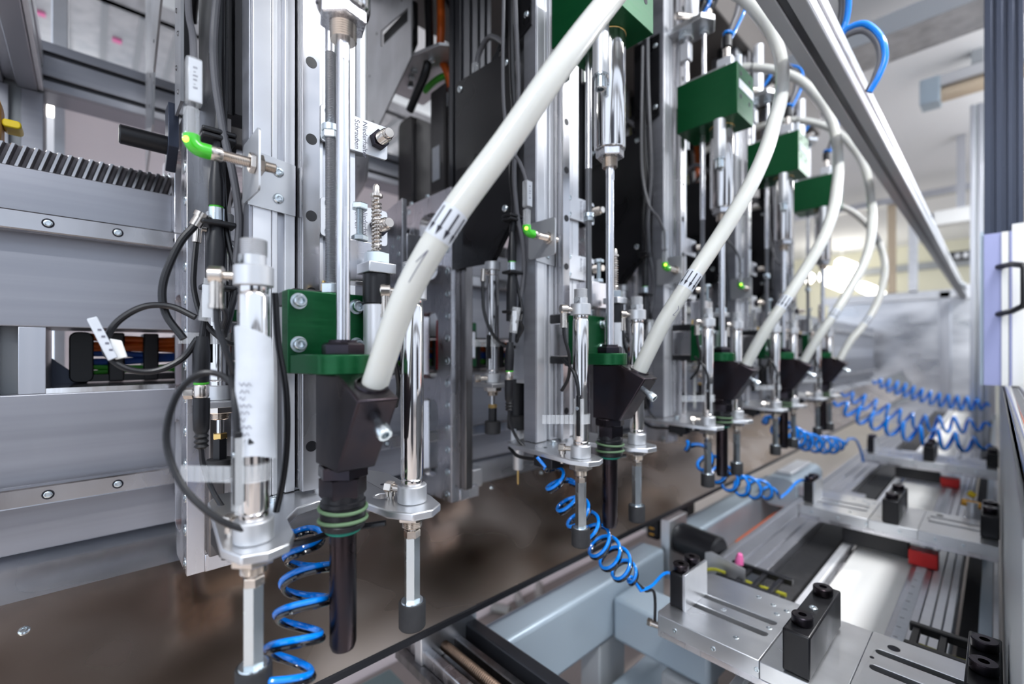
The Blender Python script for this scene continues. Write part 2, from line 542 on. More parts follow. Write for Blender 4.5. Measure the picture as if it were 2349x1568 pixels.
t = thing('frame_post', 'slim white upright strut rising from the rear frame bar', 'frame post', (-1.6, -0.03, 0.727))
part('post', M().box(-1.62, -1.57, -0.065, -0.035, 0.727, 2.05), 'white_alu', t, 0.003)
part('foot', M().box(-1.62, -1.56, -0.07, -0.03, 0.727, 0.737), 'white_alu', t, 0.002)
t = thing('rear_panel', 'pinkish white sheet panel behind the toothed rack', 'panel', (-1.72, 1.5, -1.3))
part('sheet', M().prism(rrect(-0.06, 3.3, -1.3, 0.80, 0.004, 2), 'yz', -1.726, -1.72), 'white_panel', t)
part('edge_strip', M().box(-1.72, -1.70, -0.065, -0.045, -1.3, 0.80), 'white_alu', t)
# small amber switch at the far left
t = thing('rotary_switch', 'amber housing with a yellow lever at the far left edge', 'switch', (-1.12, -0.13, 0.283))
part('housing', M().prism(rrect(-0.175, -0.102, 0.320, 0.425, 0.028), 'yz', -1.145, -1.095), 'tan_plastic', t, 0.006)
part('lever', M().prism(rrect(-0.102, -0.080, 0.366, 0.379, 0.005), 'yz', -1.14, -1.10), 'yellow_plastic', t, 0.002)
part('socket', M().cyl((-1.12, -0.135, 0.283), (-1.12, -0.135, 0.322), 0.026, 16), 'black_plastic', t)

# ------------------------------------------------------------------ main beam with rails
BX = -1.02
BY0, BY1 = -0.55, 7.0
t = thing('gantry_beam', 'wide anodised aluminium gantry beam running along the whole row', 'beam', (-1.1, 3.0, -0.31))
part('upper_profile', M().box(BX - 0.17, BX, BY0, BY1, 0.0386, 0.283), 'beam_alu', t, 0.002)
part('lower_profile', M().box(BX - 0.17, BX, BY0, BY1, -0.309, -0.066), 'beam_alu', t, 0.002)
part('web', M().box(BX - 0.17, BX - 0.002, BY0, -0.098, -0.066, 0.0386), 'profile_alu', t, 0.001)
part('web', M().box(BX - 0.17, BX - 0.030, -0.098, -0.078, -0.066, 0.0386), 'grey_paint', t)
part('web', M().box(BX - 0.17, BX - 0.002, -0.078, -0.048, -0.066, 0.0386), 'profile_alu', t, 0.001)
part('lining', M().box(BX - 0.16, BX - 0.001, -0.048, 2.7, -0.0662, -0.058), 'chrome', t)
part('web', M().box(BX - 0.17, BX - 0.002, 2.7, BY1, -0.066, 0.0386), 'profile_alu', t, 0.001)
def guide(label, z0, z1):
    g = thing('guide_rail', label, 'rail', (BX, 3.0, z0))
    pr = [(BX, z0 + 0.003), (BX + 0.012, z0 + 0.006), (BX + 0.018, z0), (BX + 0.035, z0), (BX + 0.037, z0 + 0.002),
          (BX + 0.037, z1 - 0.002), (BX + 0.035, z1), (BX + 0.018, z1), (BX + 0.012, z1 - 0.006), (BX, z1 - 0.003)]
    part('rail_bar', M().prism(pr, 'xz', BY0, BY1 - 0.05), 'rail_steel', g)
    me = bm_ = None
    zc = (z0 + z1) / 2
    for k in range(36):
        y = -0.124 + 0.08 * k
        c = M().lathe([(0, 0), (0.0072, 0), (0.0072, 0.0006), (0.0058, 0.0006)], (BX + 0.037, y, zc), (1, 0, 0), 20)
        b = M().lathe([(0.0052, 0), (0.0050, 0.0016), (0.0040, 0.0022), (0.0026, 0.0022), (0.0026, 0.0010), (0, 0.0008)], (BX + 0.0372, y, zc), (1, 0, 0), 18)
        if me is None:
            p0 = part('counterbore', c, 'ink', g)
            q0 = part('bolt', b, 'zinc', p0)
            me, bm_ = p0, q0
            y_first = y
        else:
            p = me.copy(); COL.objects.link(p); p.parent = g; p.location = (0, y - y_first, 0)
            q = bm_.copy(); COL.objects.link(q); q.parent = p
    return g
guide('upper steel guide rail with sunk screws on the gantry beam', 0.180, 0.209)
guide('lower steel guide rail with sunk screws on the gantry beam', -0.231, -0.2025)
# helical toothed rack on top of the beam
t = thing('toothed_rack', 'dark helical toothed rack on top of the gantry beam', 'rack', (BX - 0.03, 1.5, 0.283))
part('rack_bar', M().box(BX - 0.045, BX - 0.012, -0.5, 3.0, 0.283, 0.318), 'rack_steel', t)
first = None
for k in range(100):
    y = -0.36 + k * 0.0125
    if first is None:
        vs = []
        sl = 0.010
        for z, dy in ((0.2835, 0.0), (0.3175, sl)):
            for x, y_ in ((BX - 0.013, 0.0), (BX - 0.013, 0.0095), (BX - 0.003, 0.0066), (BX - 0.003, 0.0030)):
                vs.append((x, y + y_ + dy, z))
        tooth = M().add(vs, [(0, 1, 2, 3), (7, 6, 5, 4), (0, 4, 5, 1), (1, 5, 6, 2), (2, 6, 7, 3), (3, 7, 4, 0)])
        first = part('tooth', tooth, 'rail_steel', t)
        y_first = y
    else:
        c = first.copy(); COL.objects.link(c); c.parent = t; c.location = (0, y - y_first, 0)
part('far_teeth', (lambda m: [m.box(BX - 0.013, BX - 0.003, 0.89 + k * 0.0125, 0.896 + k * 0.0125, 0.2835, 0.3175) for k in range(165)] and m)(M()), 'rail_steel', t, kind='stuff')

# energy chain with coloured cables seen through the opening in the beam
t = thing('cable_chain', 'black cable chain holding orange blue and green cables inside the beam opening', 'cable chain', (-1.16, 0.4, -0.056))
CXx = -1.16
part('chain_side', M().box(CXx - 0.05, CXx + 0.012, -0.02, 2.4, -0.056, -0.043), 'black_plastic', t)
part('end_link', M().prism(rrect(-0.025, 0.008, -0.057, 0.036, 0.012), 'yz', CXx - 0.05, CXx + 0.014), 'black_plastic', t, 0.002)
first = None
for k in range(20):
    y = 0.028 + 0.052 * k
    if first is None:
        first = part('link', M().box(CXx - 0.05, CXx + 0.013, y, y + 0.024, -0.057, 0.036), 'black_plastic', t, 0.003)
        y_first = y
    else:
        c = first.copy(); COL.objects.link(c); c.parent = t; c.location = (0, y - y_first, 0)
for z, r_, mm, w in ((0.0255, 0.0072, 'cable_orange', 0.3), (0.014, 0.007, 'cable_orange', 0.5), (0.003, 0.006, 'cable_orange', 0.9), (-0.006, 0.006, 'cable_blue', 0.2),
                     (-0.017, 0.007, 'cable_blue', 0.6), (-0.029, 0.0055, 'cable_green', 0.4), (-0.039, 0.0045, 'cable_green', 0.8)):
    pts = [(CXx - 0.008, -0.012 + 0.06 * k, z + 0.0035 * math.sin(k * 1.3 + w * 7)) for k in range(40)]
    part('cable', M().tube(pts, r_, 10), mm, t)
single('strut', M().prism([(-0.06, -0.058), (0.00, -0.058), (-0.04, -0.02), (-0.06, 0.0)], 'yz', -1.185, -1.175), 'navy_profile', 'dark slanted strut beside the cable chain in the beam opening', 'strut')

# ------------------------------------------------------------------ drip tray sheet below the beam
t = thing('drip_sheet', 'bent stainless sheet sloping down below the gantry beam coloured brown for its reflections', 'sheet metal', (-0.85, 3.0, -0.53))
th = 0.003
part('upper_flange', M().prism([(-1.05, -0.309), (-0.975, -0.364), (-0.975, -0.367), (-1.053, -0.311)], 'xz', -0.14, 7.0), 'ledge_sheet', t)
part('slope', M().prism([(-0.975, -0.364), (-0.72, -0.512), (-0.721, -0.515), (-0.978, -0.367)], 'xz', -0.14, 7.0), 'chute_sheet', t)
part('lower_lip', M().prism([(-0.72, -0.512), (-0.714, -0.5125), (-0.714, -0.523), (-0.7215, -0.523)], 'xz', -0.14, 7.0), 'black_profile', t)
part('end_plate', M().prism([(-1.053, -0.309), (-0.975, -0.364), (-0.72, -0.512), (-0.72, -0.62), (-1.053, -0.62)], 'xz', -0.145, -0.141), 'ledge_sheet', t)
for x, y in ((-0.93, -0.065), (-0.965, 0.72), (-0.955, 0.815), (-0.96, 1.02), (-0.955, 1.18), (-0.96, 1.62)):
    z = -0.364 - (x + 0.975) * 0.5804
    part('rivet', pan_screw((x, y, z), (0.5, 0, 0.866), 0.0065, 0.003), 'zinc', t)

# ================================================================== ONE SCREW STATION (built once, then copied along the row)
NAMES = ['nearest', 'second', 'third', 'fourth', 'farthest']
STATION = []     # (root, label with {s}, group)
def st(name, label, cat, base, group):
    o = thing(name, label.format(s=NAMES[0]), cat, base, group)
    STATION.append((o, label, group))
    return o
SX = -0.4827     # spindle axis
SY = 0.2016

# --- vertical column with linear rail
t = st('profile_column', 'bright slotted aluminium column carrying the {s} station', 'column', (-0.63, 0.209, -0.178), 'columns')
cy0, cy1 = 0.145, 0.2735
Z0, Z1 = -0.178, 1.05
part('core', M().box(-0.645, -0.618, cy0, cy1, Z0, Z1), 'profile_alu', t)
for a, b_ in ((cy0, 0.166), (0.1665, 0.173), (0.181, 0.1935), (0.2175, 0.229), (0.2365, 0.2515), (0.252, cy1)):
    part('face_strip', M().box(-0.619, -0.612, a, b_, Z0, Z1), 'white_alu', t, 0.0012)
part('side_strip', M().box(-0.645, -0.612, cy0 - 0.004, cy0, Z0, Z1), 'beam_alu', t, 0.001)
part('slot_cover', M().box(-0.700, -0.646, cy0 + 0.012, cy0 + 0.05, Z0 + 0.12, Z1), 'profile_alu', t, 0.001)
pm = M()
pr = [(-0.616, 0.1945), (-0.606, 0.1975), (-0.600, 0.1945), (-0.591, 0.1945), (-0.589, 0.1955), (-0.589, 0.2155), (-0.591, 0.2165), (-0.600, 0.2165), (-0.606, 0.2135), (-0.616, 0.2165)]
pm.prism(pr, 'xy', Z0 + 0.004, Z1)
rl = part('guide_rail', pm, 'rail_steel', t)
for k in range(12):
    z = -0.119 + 0.0965 * k
    part('plug', M().cyl((-0.5895, 0.2055, z), (-0.5885, 0.2055, z), 0.0068, 18), 'black_plastic', rl)

# --- yoke plate
t = st('yoke_plate', 'flat steel yoke plate under the cylinders of the {s} station', 'plate', (-0.55, 0.2, -0.188), 'yoke plates')
yo = [(-0.452, 0.098), (-0.445, 0.118), (-0.452, 0.138), (-0.475, 0.149), (-0.520, 0.156), (-0.548, 0.176), (-0.556, 0.2016), (-0.548, 0.228),
      (-0.515, 0.240), (-0.468, 0.246), (-0.440, 0.262), (-0.436, 0.285), (-0.448, 0.304), (-0.48, 0.312), (-0.62, 0.324), (-0.655, 0.310), (-0.668, 0.285), (-0.668, 0.118), (-0.640, 0.104), (-0.48, 0.088)]
part('plate', M().prism(yo, 'xy', -0.188, -0.179, [circ(-0.521, 0.2675, 0.011, 16)]), 'plate_alu', t, 0.0015)
part('pin_hole', M().cyl((-0.575, 0.128, -0.1795), (-0.575, 0.128, -0.1786), 0.0035, 12), 'ink', t)
part('pin_hole', M().cyl((-0.565, 0.2905, -0.1795), (-0.565, 0.2905, -0.1786), 0.0035, 12), 'ink', t)
part('screw', socket_bolt((-0.585, 0.162, -0.179), (0, 0, 1), 0.0055, 0.006), 'zinc', t)
part('valve_block', M().box(-0.575, -0.53, 0.096, 0.130, -0.207, -0.188), 'black_plastic', t, 0.002)
part('fitting', M().cyl((-0.545, 0.105, -0.207), (-0.545, 0.105, -0.214), 0.005, 12).cyl((-0.560, 0.120, -0.207), (-0.560, 0.120, -0.213), 0.005, 12), 'black_plastic', t)
part('hose_end', M().tube(spline([(-0.66, 0.115, -0.19), (-0.63, 0.112, -0.202), (-0.575, 0.113, -0.199), (-0.53, 0.12, -0.197), (-0.50, 0.16, -0.2), (-0.51, 0.21, -0.203), (-0.48, 0.25, -0.197)], 6), 0.0035, 8), 'cable_black', t)
part('silver_clip', M().box(-0.600, -0.588, 0.150, 0.170, -0.200, -0.189), 'zinc', t)

# --- hold-down cylinders
def hold_down(name, label, X, Y, strap):
    t = st(name, label, 'pneumatic cylinder', (X, Y, -0.328), 'hold-down cylinders')
    c = (X, Y)
    part('barrel', M().lathe([(0.0115, -0.160), (0.0128, -0.158), (0.0128, -0.152), (0.0122, -0.1512), (0.0135, -0.148), (0.0135, 0.052), (0.0122, 0.055), (0.0128, 0.056), (0.0128, 0.0614), (0.0115, 0.063)], (X, Y, 0), (0, 0, 1), 32), 'chrome', t)
    part('lower_cap', M().cyl((X, Y, -0.1788), (X, Y, -0.158), 0.0172, 32, ch=0.0012), 'cap_alu', t)
    uc = part('upper_cap', M().cyl((X, Y, 0.0614), (X, Y, 0.0806), 0.0172, 32, ch=0.001), 'cap_alu', t)
    part('eye_neck', M().prism([(X + 0.0118 * math.cos(a), Y + max(-0.0095, min(0.0095, 0.0118 * math.sin(a)))) for a in [2 * math.pi * k / 32 for k in range(32)]], 'xy', 0.080, 0.0905), 'cap_alu', uc)
    part('top_thread', threaded((X, Y, 0.090), (X, Y, 0.1057), 0.0118, 0.0016, 28), 'cap_alu', uc)
    part('eye_hole', M().cyl((X - 0.0005, Y - 0.0098, 0.0870), (X - 0.0005, Y - 0.0119, 0.0870), 0.0046, 16), 'grey_paint', uc)
    part('lock_nut', M().hexa((X, Y, -0.199), (X, Y, -0.188), 0.0195, 0.2, 0.001), 'nickel', t)
    part('neck_thread', threaded((X, Y, -0.209), (X, Y, -0.199), 0.0118, 0.002, 28), 'nickel', t)
    part('piston_rod', M().cyl((X, Y, -0.222), (X, Y, -0.205), 0.005, 16), 'chrome', t)
    part('coupling_nut', M().hexa((X, Y, -0.221), (X, Y, -0.212), 0.0098, 0.4, 0.0008), 'nickel', t)
    part('hex_rod', M().hexa((X, Y, -0.2985), (X, Y, -0.2205), 0.0093, 0.25), 'zinc', t)
    ft = part('rubber_foot', M().lathe([(0, -0.328), (0.0148, -0.328), (0.0158, -0.3265), (0.0158, -0.2985), (0.0150, -0.2972), (0.0132, -0.2972)], (X, Y, 0), (0, 0, 1), 32), 'black_rubber', t)
    part('foot_disc', M().lathe([(0.0135, -0.2976), (0.0128, -0.2960), (0.0, -0.2958)], (X, Y, 0), (0, 0, 1), 28), 'zinc', ft)
    # lower swivel fitting on the back of the cap
    d = Vector((-0.85, -0.35, 0)).normalized()
    p = Vector((X, Y, -0.166)) + d * 0.0165
    q = p + d * 0.014
    f = part('elbow_fitting', M().cyl(p, q, 0.0045, 14).hexa(q - d * 0.003, q + d * 0.008, 0.0075, 0.3, 0.0008).cyl(q + d * 0.002, q + d * 0.002 + Vector((0, 0, -0.026)), 0.0042, 14), 'nickel', t)
    part('swivel_collar', M().cyl(q + d * 0.002 + Vector((0, 0, -0.004)), q + d * 0.002 + Vector((0, 0, -0.010)), 0.006, 14), 'nickel', f)
    # upper swivel fitting
    d = Vector((-0.45, -0.89, 0)).normalized()
    p = Vector((X, Y, 0.071)) + d * 0.016
    q = p + d * 0.012
    f = part('elbow_fitting', M().cyl(p, q, 0.004, 14).cyl(q - d * 0.003, q + d * 0.009, 0.0082, 18, ch=0.001).cyl(q + d * 0.003, q + d * 0.003 + Vector((0, 0, -0.027)), 0.0058, 16).cyl(q + d * 0.003 + Vector((0, 0, -0.027)), q + d * 0.003 + Vector((0, 0, -0.031)), 0.0066, 16), 'nickel', t)
    a = q + d * 0.003 + Vector((0, 0, -0.030))
    part('air_hose', M().tube(spline([a, a + Vector((0.002, 0.001, -0.02)), a + Vector((0.004, 0.010, -0.05)), a + Vector((-0.008, 0.022, -0.085)), a + Vector((-0.03, 0.03, -0.11))], 6), 0.0030, 10), 'cable_black', t)
    if strap:
        zc = -0.113
        sp = part('sensor_strap', M().lathe([(0.0141, zc - 0.008), (0.0160, zc - 0.008), (0.0160, zc + 0.008), (0.0141, zc + 0.008), (0.0141, zc - 0.008)], (X, Y, 0), (0, 0, 1), 32), 'clear_plastic', t)
        d = Vector((-0.78, -0.62, -0.02)).normalized()
        n_ = Vector((d.y, -d.x, 0)).normalized()
        o0 = Vector((X, Y, zc)) + Vector((0.004, -0.0152, 0))
        for k in range(7):
            b0 = o0 + d * (0.006 + k * 0.0075)
            b1 = b0 + d * 0.0068
            vs = [b + n_ * s_ + Vector((0, 0, z_)) for b in (b0, b1) for s_ in (-0.0008, 0.0008) for z_ in (-0.0075, 0.0075)]
            part('strap_tooth', M().add(vs, [(0, 1, 3, 2), (4, 6, 7, 5), (0, 4, 5, 1), (2, 3, 7, 6), (0, 2, 6, 4), (1, 5, 7, 3)]), 'clear_plastic', sp)
        for k, s_ in enumerate((-0.0068, 0.0068)):
            part('strap_cheek', M().box(X + 0.0078 + s_ - 0.0012, X + 0.0078 + s_ + 0.0012, Y - 0.0185, Y - 0.0115, -0.147, -0.078), 'clear_plastic', sp)
        se = part('reed_sensor', M().box(X + 0.0045, X + 0.0110, Y - 0.0185, Y - 0.0120, -0.140, -0.073), 'black_plastic', t, 0.001)
        part('sensor_screw', M().cyl((X + 0.0078, Y - 0.0182, -0.094), (X + 0.0078, Y - 0.0196, -0.094), 0.0033, 14), 'zinc', se)
        a = Vector((X + 0.0078, Y - 0.0155, -0.074))
        part('sensor_cable', M().tube(spline([a, a + Vector((-0.002, -0.001, 0.02)), a + Vector((-0.012, -0.001, 0.042)), a + Vector((-0.035, 0.002, 0.062))], 6), 0.0027, 10), 'cable_black', t)
    return t
HD_L = hold_down('hold_down_cylinder', 'steel hold-down cylinder left of the black feed nozzle at the {s} station', -0.4815, 0.1150, True)
HD_R = hold_down('hold_down_cylinder', 'steel hold-down cylinder right of the black feed nozzle at the {s} station', -0.4770, 0.2830, False)

# --- linear carriage and lower green bracket
t = st('slide_carriage', 'steel slide carriage behind the lower green bracket of the {s} station', 'slide carriage', (-0.575, SY + 0.004, -0.02), 'slide carriages')
part('body', M().box(-0.602, -0.5455, 0.170, 0.241, -0.010, 0.055), 'rail_steel', t, 0.002)
part('end_cap', M().box(-0.604, -0.550, 0.171, 0.240, 0.055, 0.073), 'black_plastic', t, 0.002)
part('end_cap', M().box(-0.604, -0.550, 0.171, 0.240, -0.024, -0.010), 'black_plastic', t, 0.002)
part('grease_nipple', M().cyl((-0.565, 0.212, 0.073), (-0.565, 0.212, 0.083), 0.0034, 10).cyl((-0.565, 0.212, 0.083), (-0.565, 0.212, 0.087), 0.0022, 10), 'brass', t)

t = st('green_bracket', 'lower dark green bracket with rounded flange at the {s} station', 'bracket', (-0.51, SY, -0.024), 'lower green brackets')
part('body', M().box(-0.5455, -0.524, 0.158, 0.2455, -0.0238, 0.068), 'green_anodised', t, 0.0015)
fl = [(-0.5245, 0.160), (-0.5245, 0.2435)] + [(SX + 0.0305 * math.cos(R(a)), SY + 0.0305 * math.sin(R(a))) for a in range(88, -89, -11)]
part('flange', M().prism(fl, 'xy', -0.0238, -0.003), 'green_anodised', t, 0.0012)
for y, z in ((0.1690, 0.0555), (0.1690, 0.008), (0.2345, 0.0535), (0.2345, 0.008)):
    part('bolt', socket_bolt((-0.524, y, z), (1, 0, 0), 0.0066, 0.0085), 'zinc', t)
part('shaft_nut', M().lathe([(0.009, -0.003), (0.0225, -0.003), (0.0228, -0.0015), (0.0228, 0.007), (0.020, 0.0095), (0.009, 0.0095)], (SX, SY, 0), (0, 0, 1), 6, 0.35), 'black_oxide', t)
part('nut_collar', M().lathe([(0.0148, 0.0095), (0.0145, 0.0125), (0.008, 0.0125)], (SX, SY, 0), (0, 0, 1), 28), 'black_oxide', t)

# --- drive shaft
t = st('drive_shaft', 'polished round steel shaft above the lower green bracket of the {s} station', 'shaft', (SX, SY, 0.0), 'drive shafts')
part('rod', M().cyl((SX, SY, 0.010), (SX, SY, 0.345), 0.0072, 24), 'brushed_rod', t)
part('flat', M().box(SX + 0.0045, SX + 0.00735, SY - 0.004, SY + 0.004, 0.312, 0.330), 'brushed_rod', t, 0.0008)

# --- threaded rod between the two green parts
TX, TY = -0.5485, 0.2092
t = st('threaded_rod', 'grey threaded rod standing on the lower green bracket of the {s} station', 'threaded rod', (TX, TY, 0.068), 'threaded rods')
part('thread', threaded((TX + 0.012, TY, 0.078), (TX + 0.012, TY, 0.352), 0.0062, 0.0019, 14), 'thread_steel', t)
part('rod', M().cyl((TX + 0.012, TY, 0.351), (TX + 0.012, TY, 0.580), 0.0064, 16), 'brushed_rod', t)
part('base_nut', M().hexa((TX + 0.012, TY, 0.068), (TX + 0.012, TY, 0.080), 0.0112, 0.2, 0.001), 'zinc', t)
nt_ = M().hexa((TX + 0.012, TY, 0.250), (TX + 0.012, TY, 0.2585), 0.0105, 0.5, 0.001).lathe([(0.0062, 0.2585), (0.0102, 0.2585), (0.0102, 0.2655), (0.0062, 0.267)], (TX + 0.012, TY, 0), (0, 0, 1), 20)
part('stop_nut', nt_, 'zinc', t)

# --- screw feed chute and nozzle
t = st('feed_nozzle', 'black burnished Y-shaped feed head with long nozzle at the {s} station', 'feed nozzle', (SX, SY, -0.319), 'feed nozzles')
cp = [(-0.506, -0.0235), (-0.446, -0.0235), (-0.398, -0.0455), (-0.449, -0.1215), (-0.506, -0.1215)]
chu = part('feed_block', M().prism(cp, 'xz', 0.1805, 0.2225), 'black_oxide', t, 0.0022)
nrm = Vector((0.022, 0, 0.048)).normalized()
mouth = Vector((-0.4245, 0.2055, -0.0345))
part('hose_socket', M().lathe([(0.0, 0.0006), (0.0170, 0.0006), (0.0162, 0.003), (0.014, 0.0032)], mouth, nrm, 28), 'black_oxide', chu)
sdv = Vector((0.076, 0, -0.051)).normalized()
cb = Vector((-0.4130, 0.2060, -0.0680))
part('clamp_screw', M().cyl(cb, cb + sdv * 0.009, 0.0050, 16).lathe([(0.0072, 0.009), (0.0074, 0.012), (0.0074, 0.019), (0.0068, 0.021), (0.0040, 0.021), (0.0040, 0.015), (0, 0.014)], cb, sdv, 20), 'zinc', chu)
part('lock_nut', M().hexa((SX, SY, -0.1345), (SX, SY, -0.1212), 0.0265, 0.35, 0.0015), 'black_oxide', t)
part('hex_neck', M().lathe([(0, -0.1345), (0.0245, -0.1345), (0.0245, -0.152), (0.0225, -0.155), (0.0, -0.155)], (SX, SY, 0), (0, 0, 1), 6, 0.75), 'black_oxide', t)
nb = part('ring_body', M().lathe([(0, -0.152), (0.0215, -0.152), (0.0215, -0.159), (0.0235, -0.160), (0.0235, -0.1640), (0.0225, -0.1650), (0.0225, -0.1700), (0.0235, -0.171), (0.0235, -0.1765), (0.0225, -0.1775), (0.0225, -0.1825), (0.0232, -0.1835), (0.0225, -0.1885), (0.0165, -0.191), (0.0165, -0.193), (0, -0.193)], (SX, SY, 0), (0, 0, 1), 32), 'black_plastic', t)
part('o_ring', M().ring((SX, SY, -0.1675), (0.06, 0.02, 1), 0.0242, 0.0020), 'olive_ring', nb)
part('o_ring', M().ring((SX, SY, -0.1800), (-0.05, 0.03, 1), 0.0244, 0.0020), 'olive_ring', nb)
part('seal_ring', M().ring((SX, SY, -0.1915), (0.0, 0.0, 1), 0.0165, 0.0022), 'teal_ring', nb)
part('nozzle_tube', M().lathe([(0.0138, -0.190), (0.0138, -0.313), (0.0118, -0.319), (0.007, -0.319), (0.007, -0.30), (0, -0.30)], (SX, SY, 0), (0, 0, 1), 28), 'black_oxide', t)

# --- upper green block with the main cylinder
t = st('green_block', 'upper dark green block holding the main cylinder of the {s} station', 'block', (-0.50, SY, 0.574), 'upper green blocks')
part('body', M().box(-0.578, -0.4256, 0.1486, 0.2546, 0.575, 0.699), 'green_anodised', t, 0.001)
part('label_strip', M().box(-0.4257, -0.4250, 0.160, 0.2545, 0.6395, 0.6615), 'paper', t)
for y in (0.172, 0.228):
    for z in (0.677, 0.622):
        part('hole', M().cyl((-0.4252, y, z), (-0.4262, y, z), 0.0058, 16), 'ink', t)
part('top_plate', M().box(-0.56, -0.455, 0.158, 0.246, 0.699, 0.709), 'galvanised', t, 0.001)

t = st('main_cylinder', 'thick bright steel cylinder below the upper green block of the {s} station', 'pneumatic cylinder', (SX, SY, 0.335), 'main cylinders')
part('barrel', M().lathe([(0, 0.3660), (0.0250, 0.3660), (0.0272, 0.3675), (0.0275, 0.370), (0.0283, 0.3715), (0.0283, 0.5748), (0, 0.5748)], (SX, SY, 0), (0, 0, 1), 40), 'chrome', t)
part('seal', M().ring((SX, SY, 0.5740), (0, 0, 1), 0.0285, 0.0010), 'brass', t)
part('lock_nut', M().hexa((SX, SY, 0.3525), (SX, SY, 0.3665), 0.0255, 0.25, 0.0015), 'brushed_rod', t)
part('neck_thread', threaded((SX, SY, 0.335), (SX, SY, 0.3525), 0.0140, 0.0022, 28), 'nickel', t)

t = st('damper', 'matt grey round damper with a cap screw beside the main cylinder of the {s} station', 'damper', (-0.4700, 0.1560, 0.455), 'dampers')
part('body', M().cyl((-0.4700, 0.1560, 0.478), (-0.4700, 0.1560, 0.5748), 0.0142, 28, ch=0.001), 'cap_alu', t)
part('washer', M().cyl((-0.4700, 0.1560, 0.4755), (-0.4700, 0.1560, 0.478), 0.0142, 28), 'zinc', t)
part('cap_screw', M().lathe([(0.0105, 0), (0.0105, 0.0195), (0.0095, 0.0205), (0.0058, 0.0205), (0.0052, 0.012), (0, 0.011)], (-0.4700, 0.1560, 0.4755), (0, 0, -1), 22), 'zinc', t)

# --- sensor bracket and sensor
t = st('sensor_bracket', 'bent grey sheet bracket screwed to the column of the {s} station', 'bracket', (-0.60, 0.16, 0.172), 'sensor brackets')
part('flange', M().prism(rrect(-0.630, -0.5600, 0.180, 0.2505, 0.006), 'xz', 0.1385, 0.1408), 'cap_alu', t)
part('plate', M().prism([(0.1395, 0.176), (0.193, 0.172), (0.193, 0.236), (0.1395, 0.243)], 'yz', -0.6118, -0.6095), 'cap_alu', t)
for z in (0.223, 0.190):
    part('screw', pan_screw((-0.6095, 0.173, z), (1, 0, 0), 0.0064, 0.0028), 'zinc', t)
t = st('proximity_sensor', 'proximity sensor with glowing green elbow plug at the {s} station', 'sensor', (-0.575, 0.12, 0.20), 'proximity sensors')
sx, sz = -0.5750, 0.213
part('barrel', threaded((sx, 0.105, sz), (sx, 0.160, sz), 0.0060, 0.0016, 18), 'nickel', t)
part('nut', M().hexa((sx, 0.1325, sz), (sx, 0.1382, sz), 0.0115, 0.1, 0.0008), 'nickel', t)
part('nut', M().hexa((sx, 0.1410, sz), (sx, 0.1470, sz), 0.0115, 0.4, 0.0008), 'nickel', t)
part('knurled_ring', M().lathe([(0.0, 0), (0.0072, 0), (0.0078, 0.001), (0.0078, 0.010), (0.0068, 0.012), (0, 0.012)], (sx, 0.095, sz), (0, 1, 0), 24), 'nickel', t)
gp = part('elbow_plug', M().tube(spline([(sx, 0.097, sz), (sx, 0.086, sz + 0.0005), (sx, 0.080, sz + 0.005), (sx, 0.079, sz + 0.013)], 5), 0.0078, 16, rad=None), 'lit_green', t)
part('diode', M().lathe([(0, -0.003), (0.003, -0.002), (0.0035, 0), (0.003, 0.002), (0, 0.003)], (sx + 0.004, 0.0745, sz + 0.006), (0.6, -0.7, 0.2), 12), 'lit_diode', gp)
part('clear_boot', M().tube([(sx, 0.0792, sz + 0.012), (sx, 0.0792, sz + 0.040)], 0.0072, 16), 'clear_plastic', t)
part('cable', M().tube(spline([(sx, 0.0792, sz + 0.012), (sx, 0.0795, sz + 0.05), (sx - 0.003, 0.0815, sz + 0.09), (sx - 0.02, 0.083, sz + 0.13), (sx - 0.05, 0.083, sz + 0.18), (sx - 0.07, 0.085, sz + 0.30), (sx - 0.07, 0.09, sz + 0.6)], 7), 0.0035, 10), 'cable_grey', t)
sl = part('label_sleeve', M().box(sx - 0.0075, sx + 0.0075, 0.0735, 0.0885, sz + 0.045, sz + 0.093), 'clear_plastic', t, 0.003)
part('label_paper', M().box(sx + 0.0045, sx + 0.0055, 0.076, 0.0875, sz + 0.047, sz + 0.091), 'paper', sl)
for k, (w, dz) in enumerate(((0.003, 0.0022), (0.0016, 0.0014), (0.0034, 0.002), (0.0028, 0.002), (0.0014, 0.001), (0.0032, 0.0022))):
    part('print_mark', M().box(sx + 0.0055, sx + 0.0057, 0.0805 - w / 4, 0.0805 + w, sz + 0.081 - k * 0.0042, sz + 0.081 - k * 0.0042 + dz), 'faint_ink', sl)

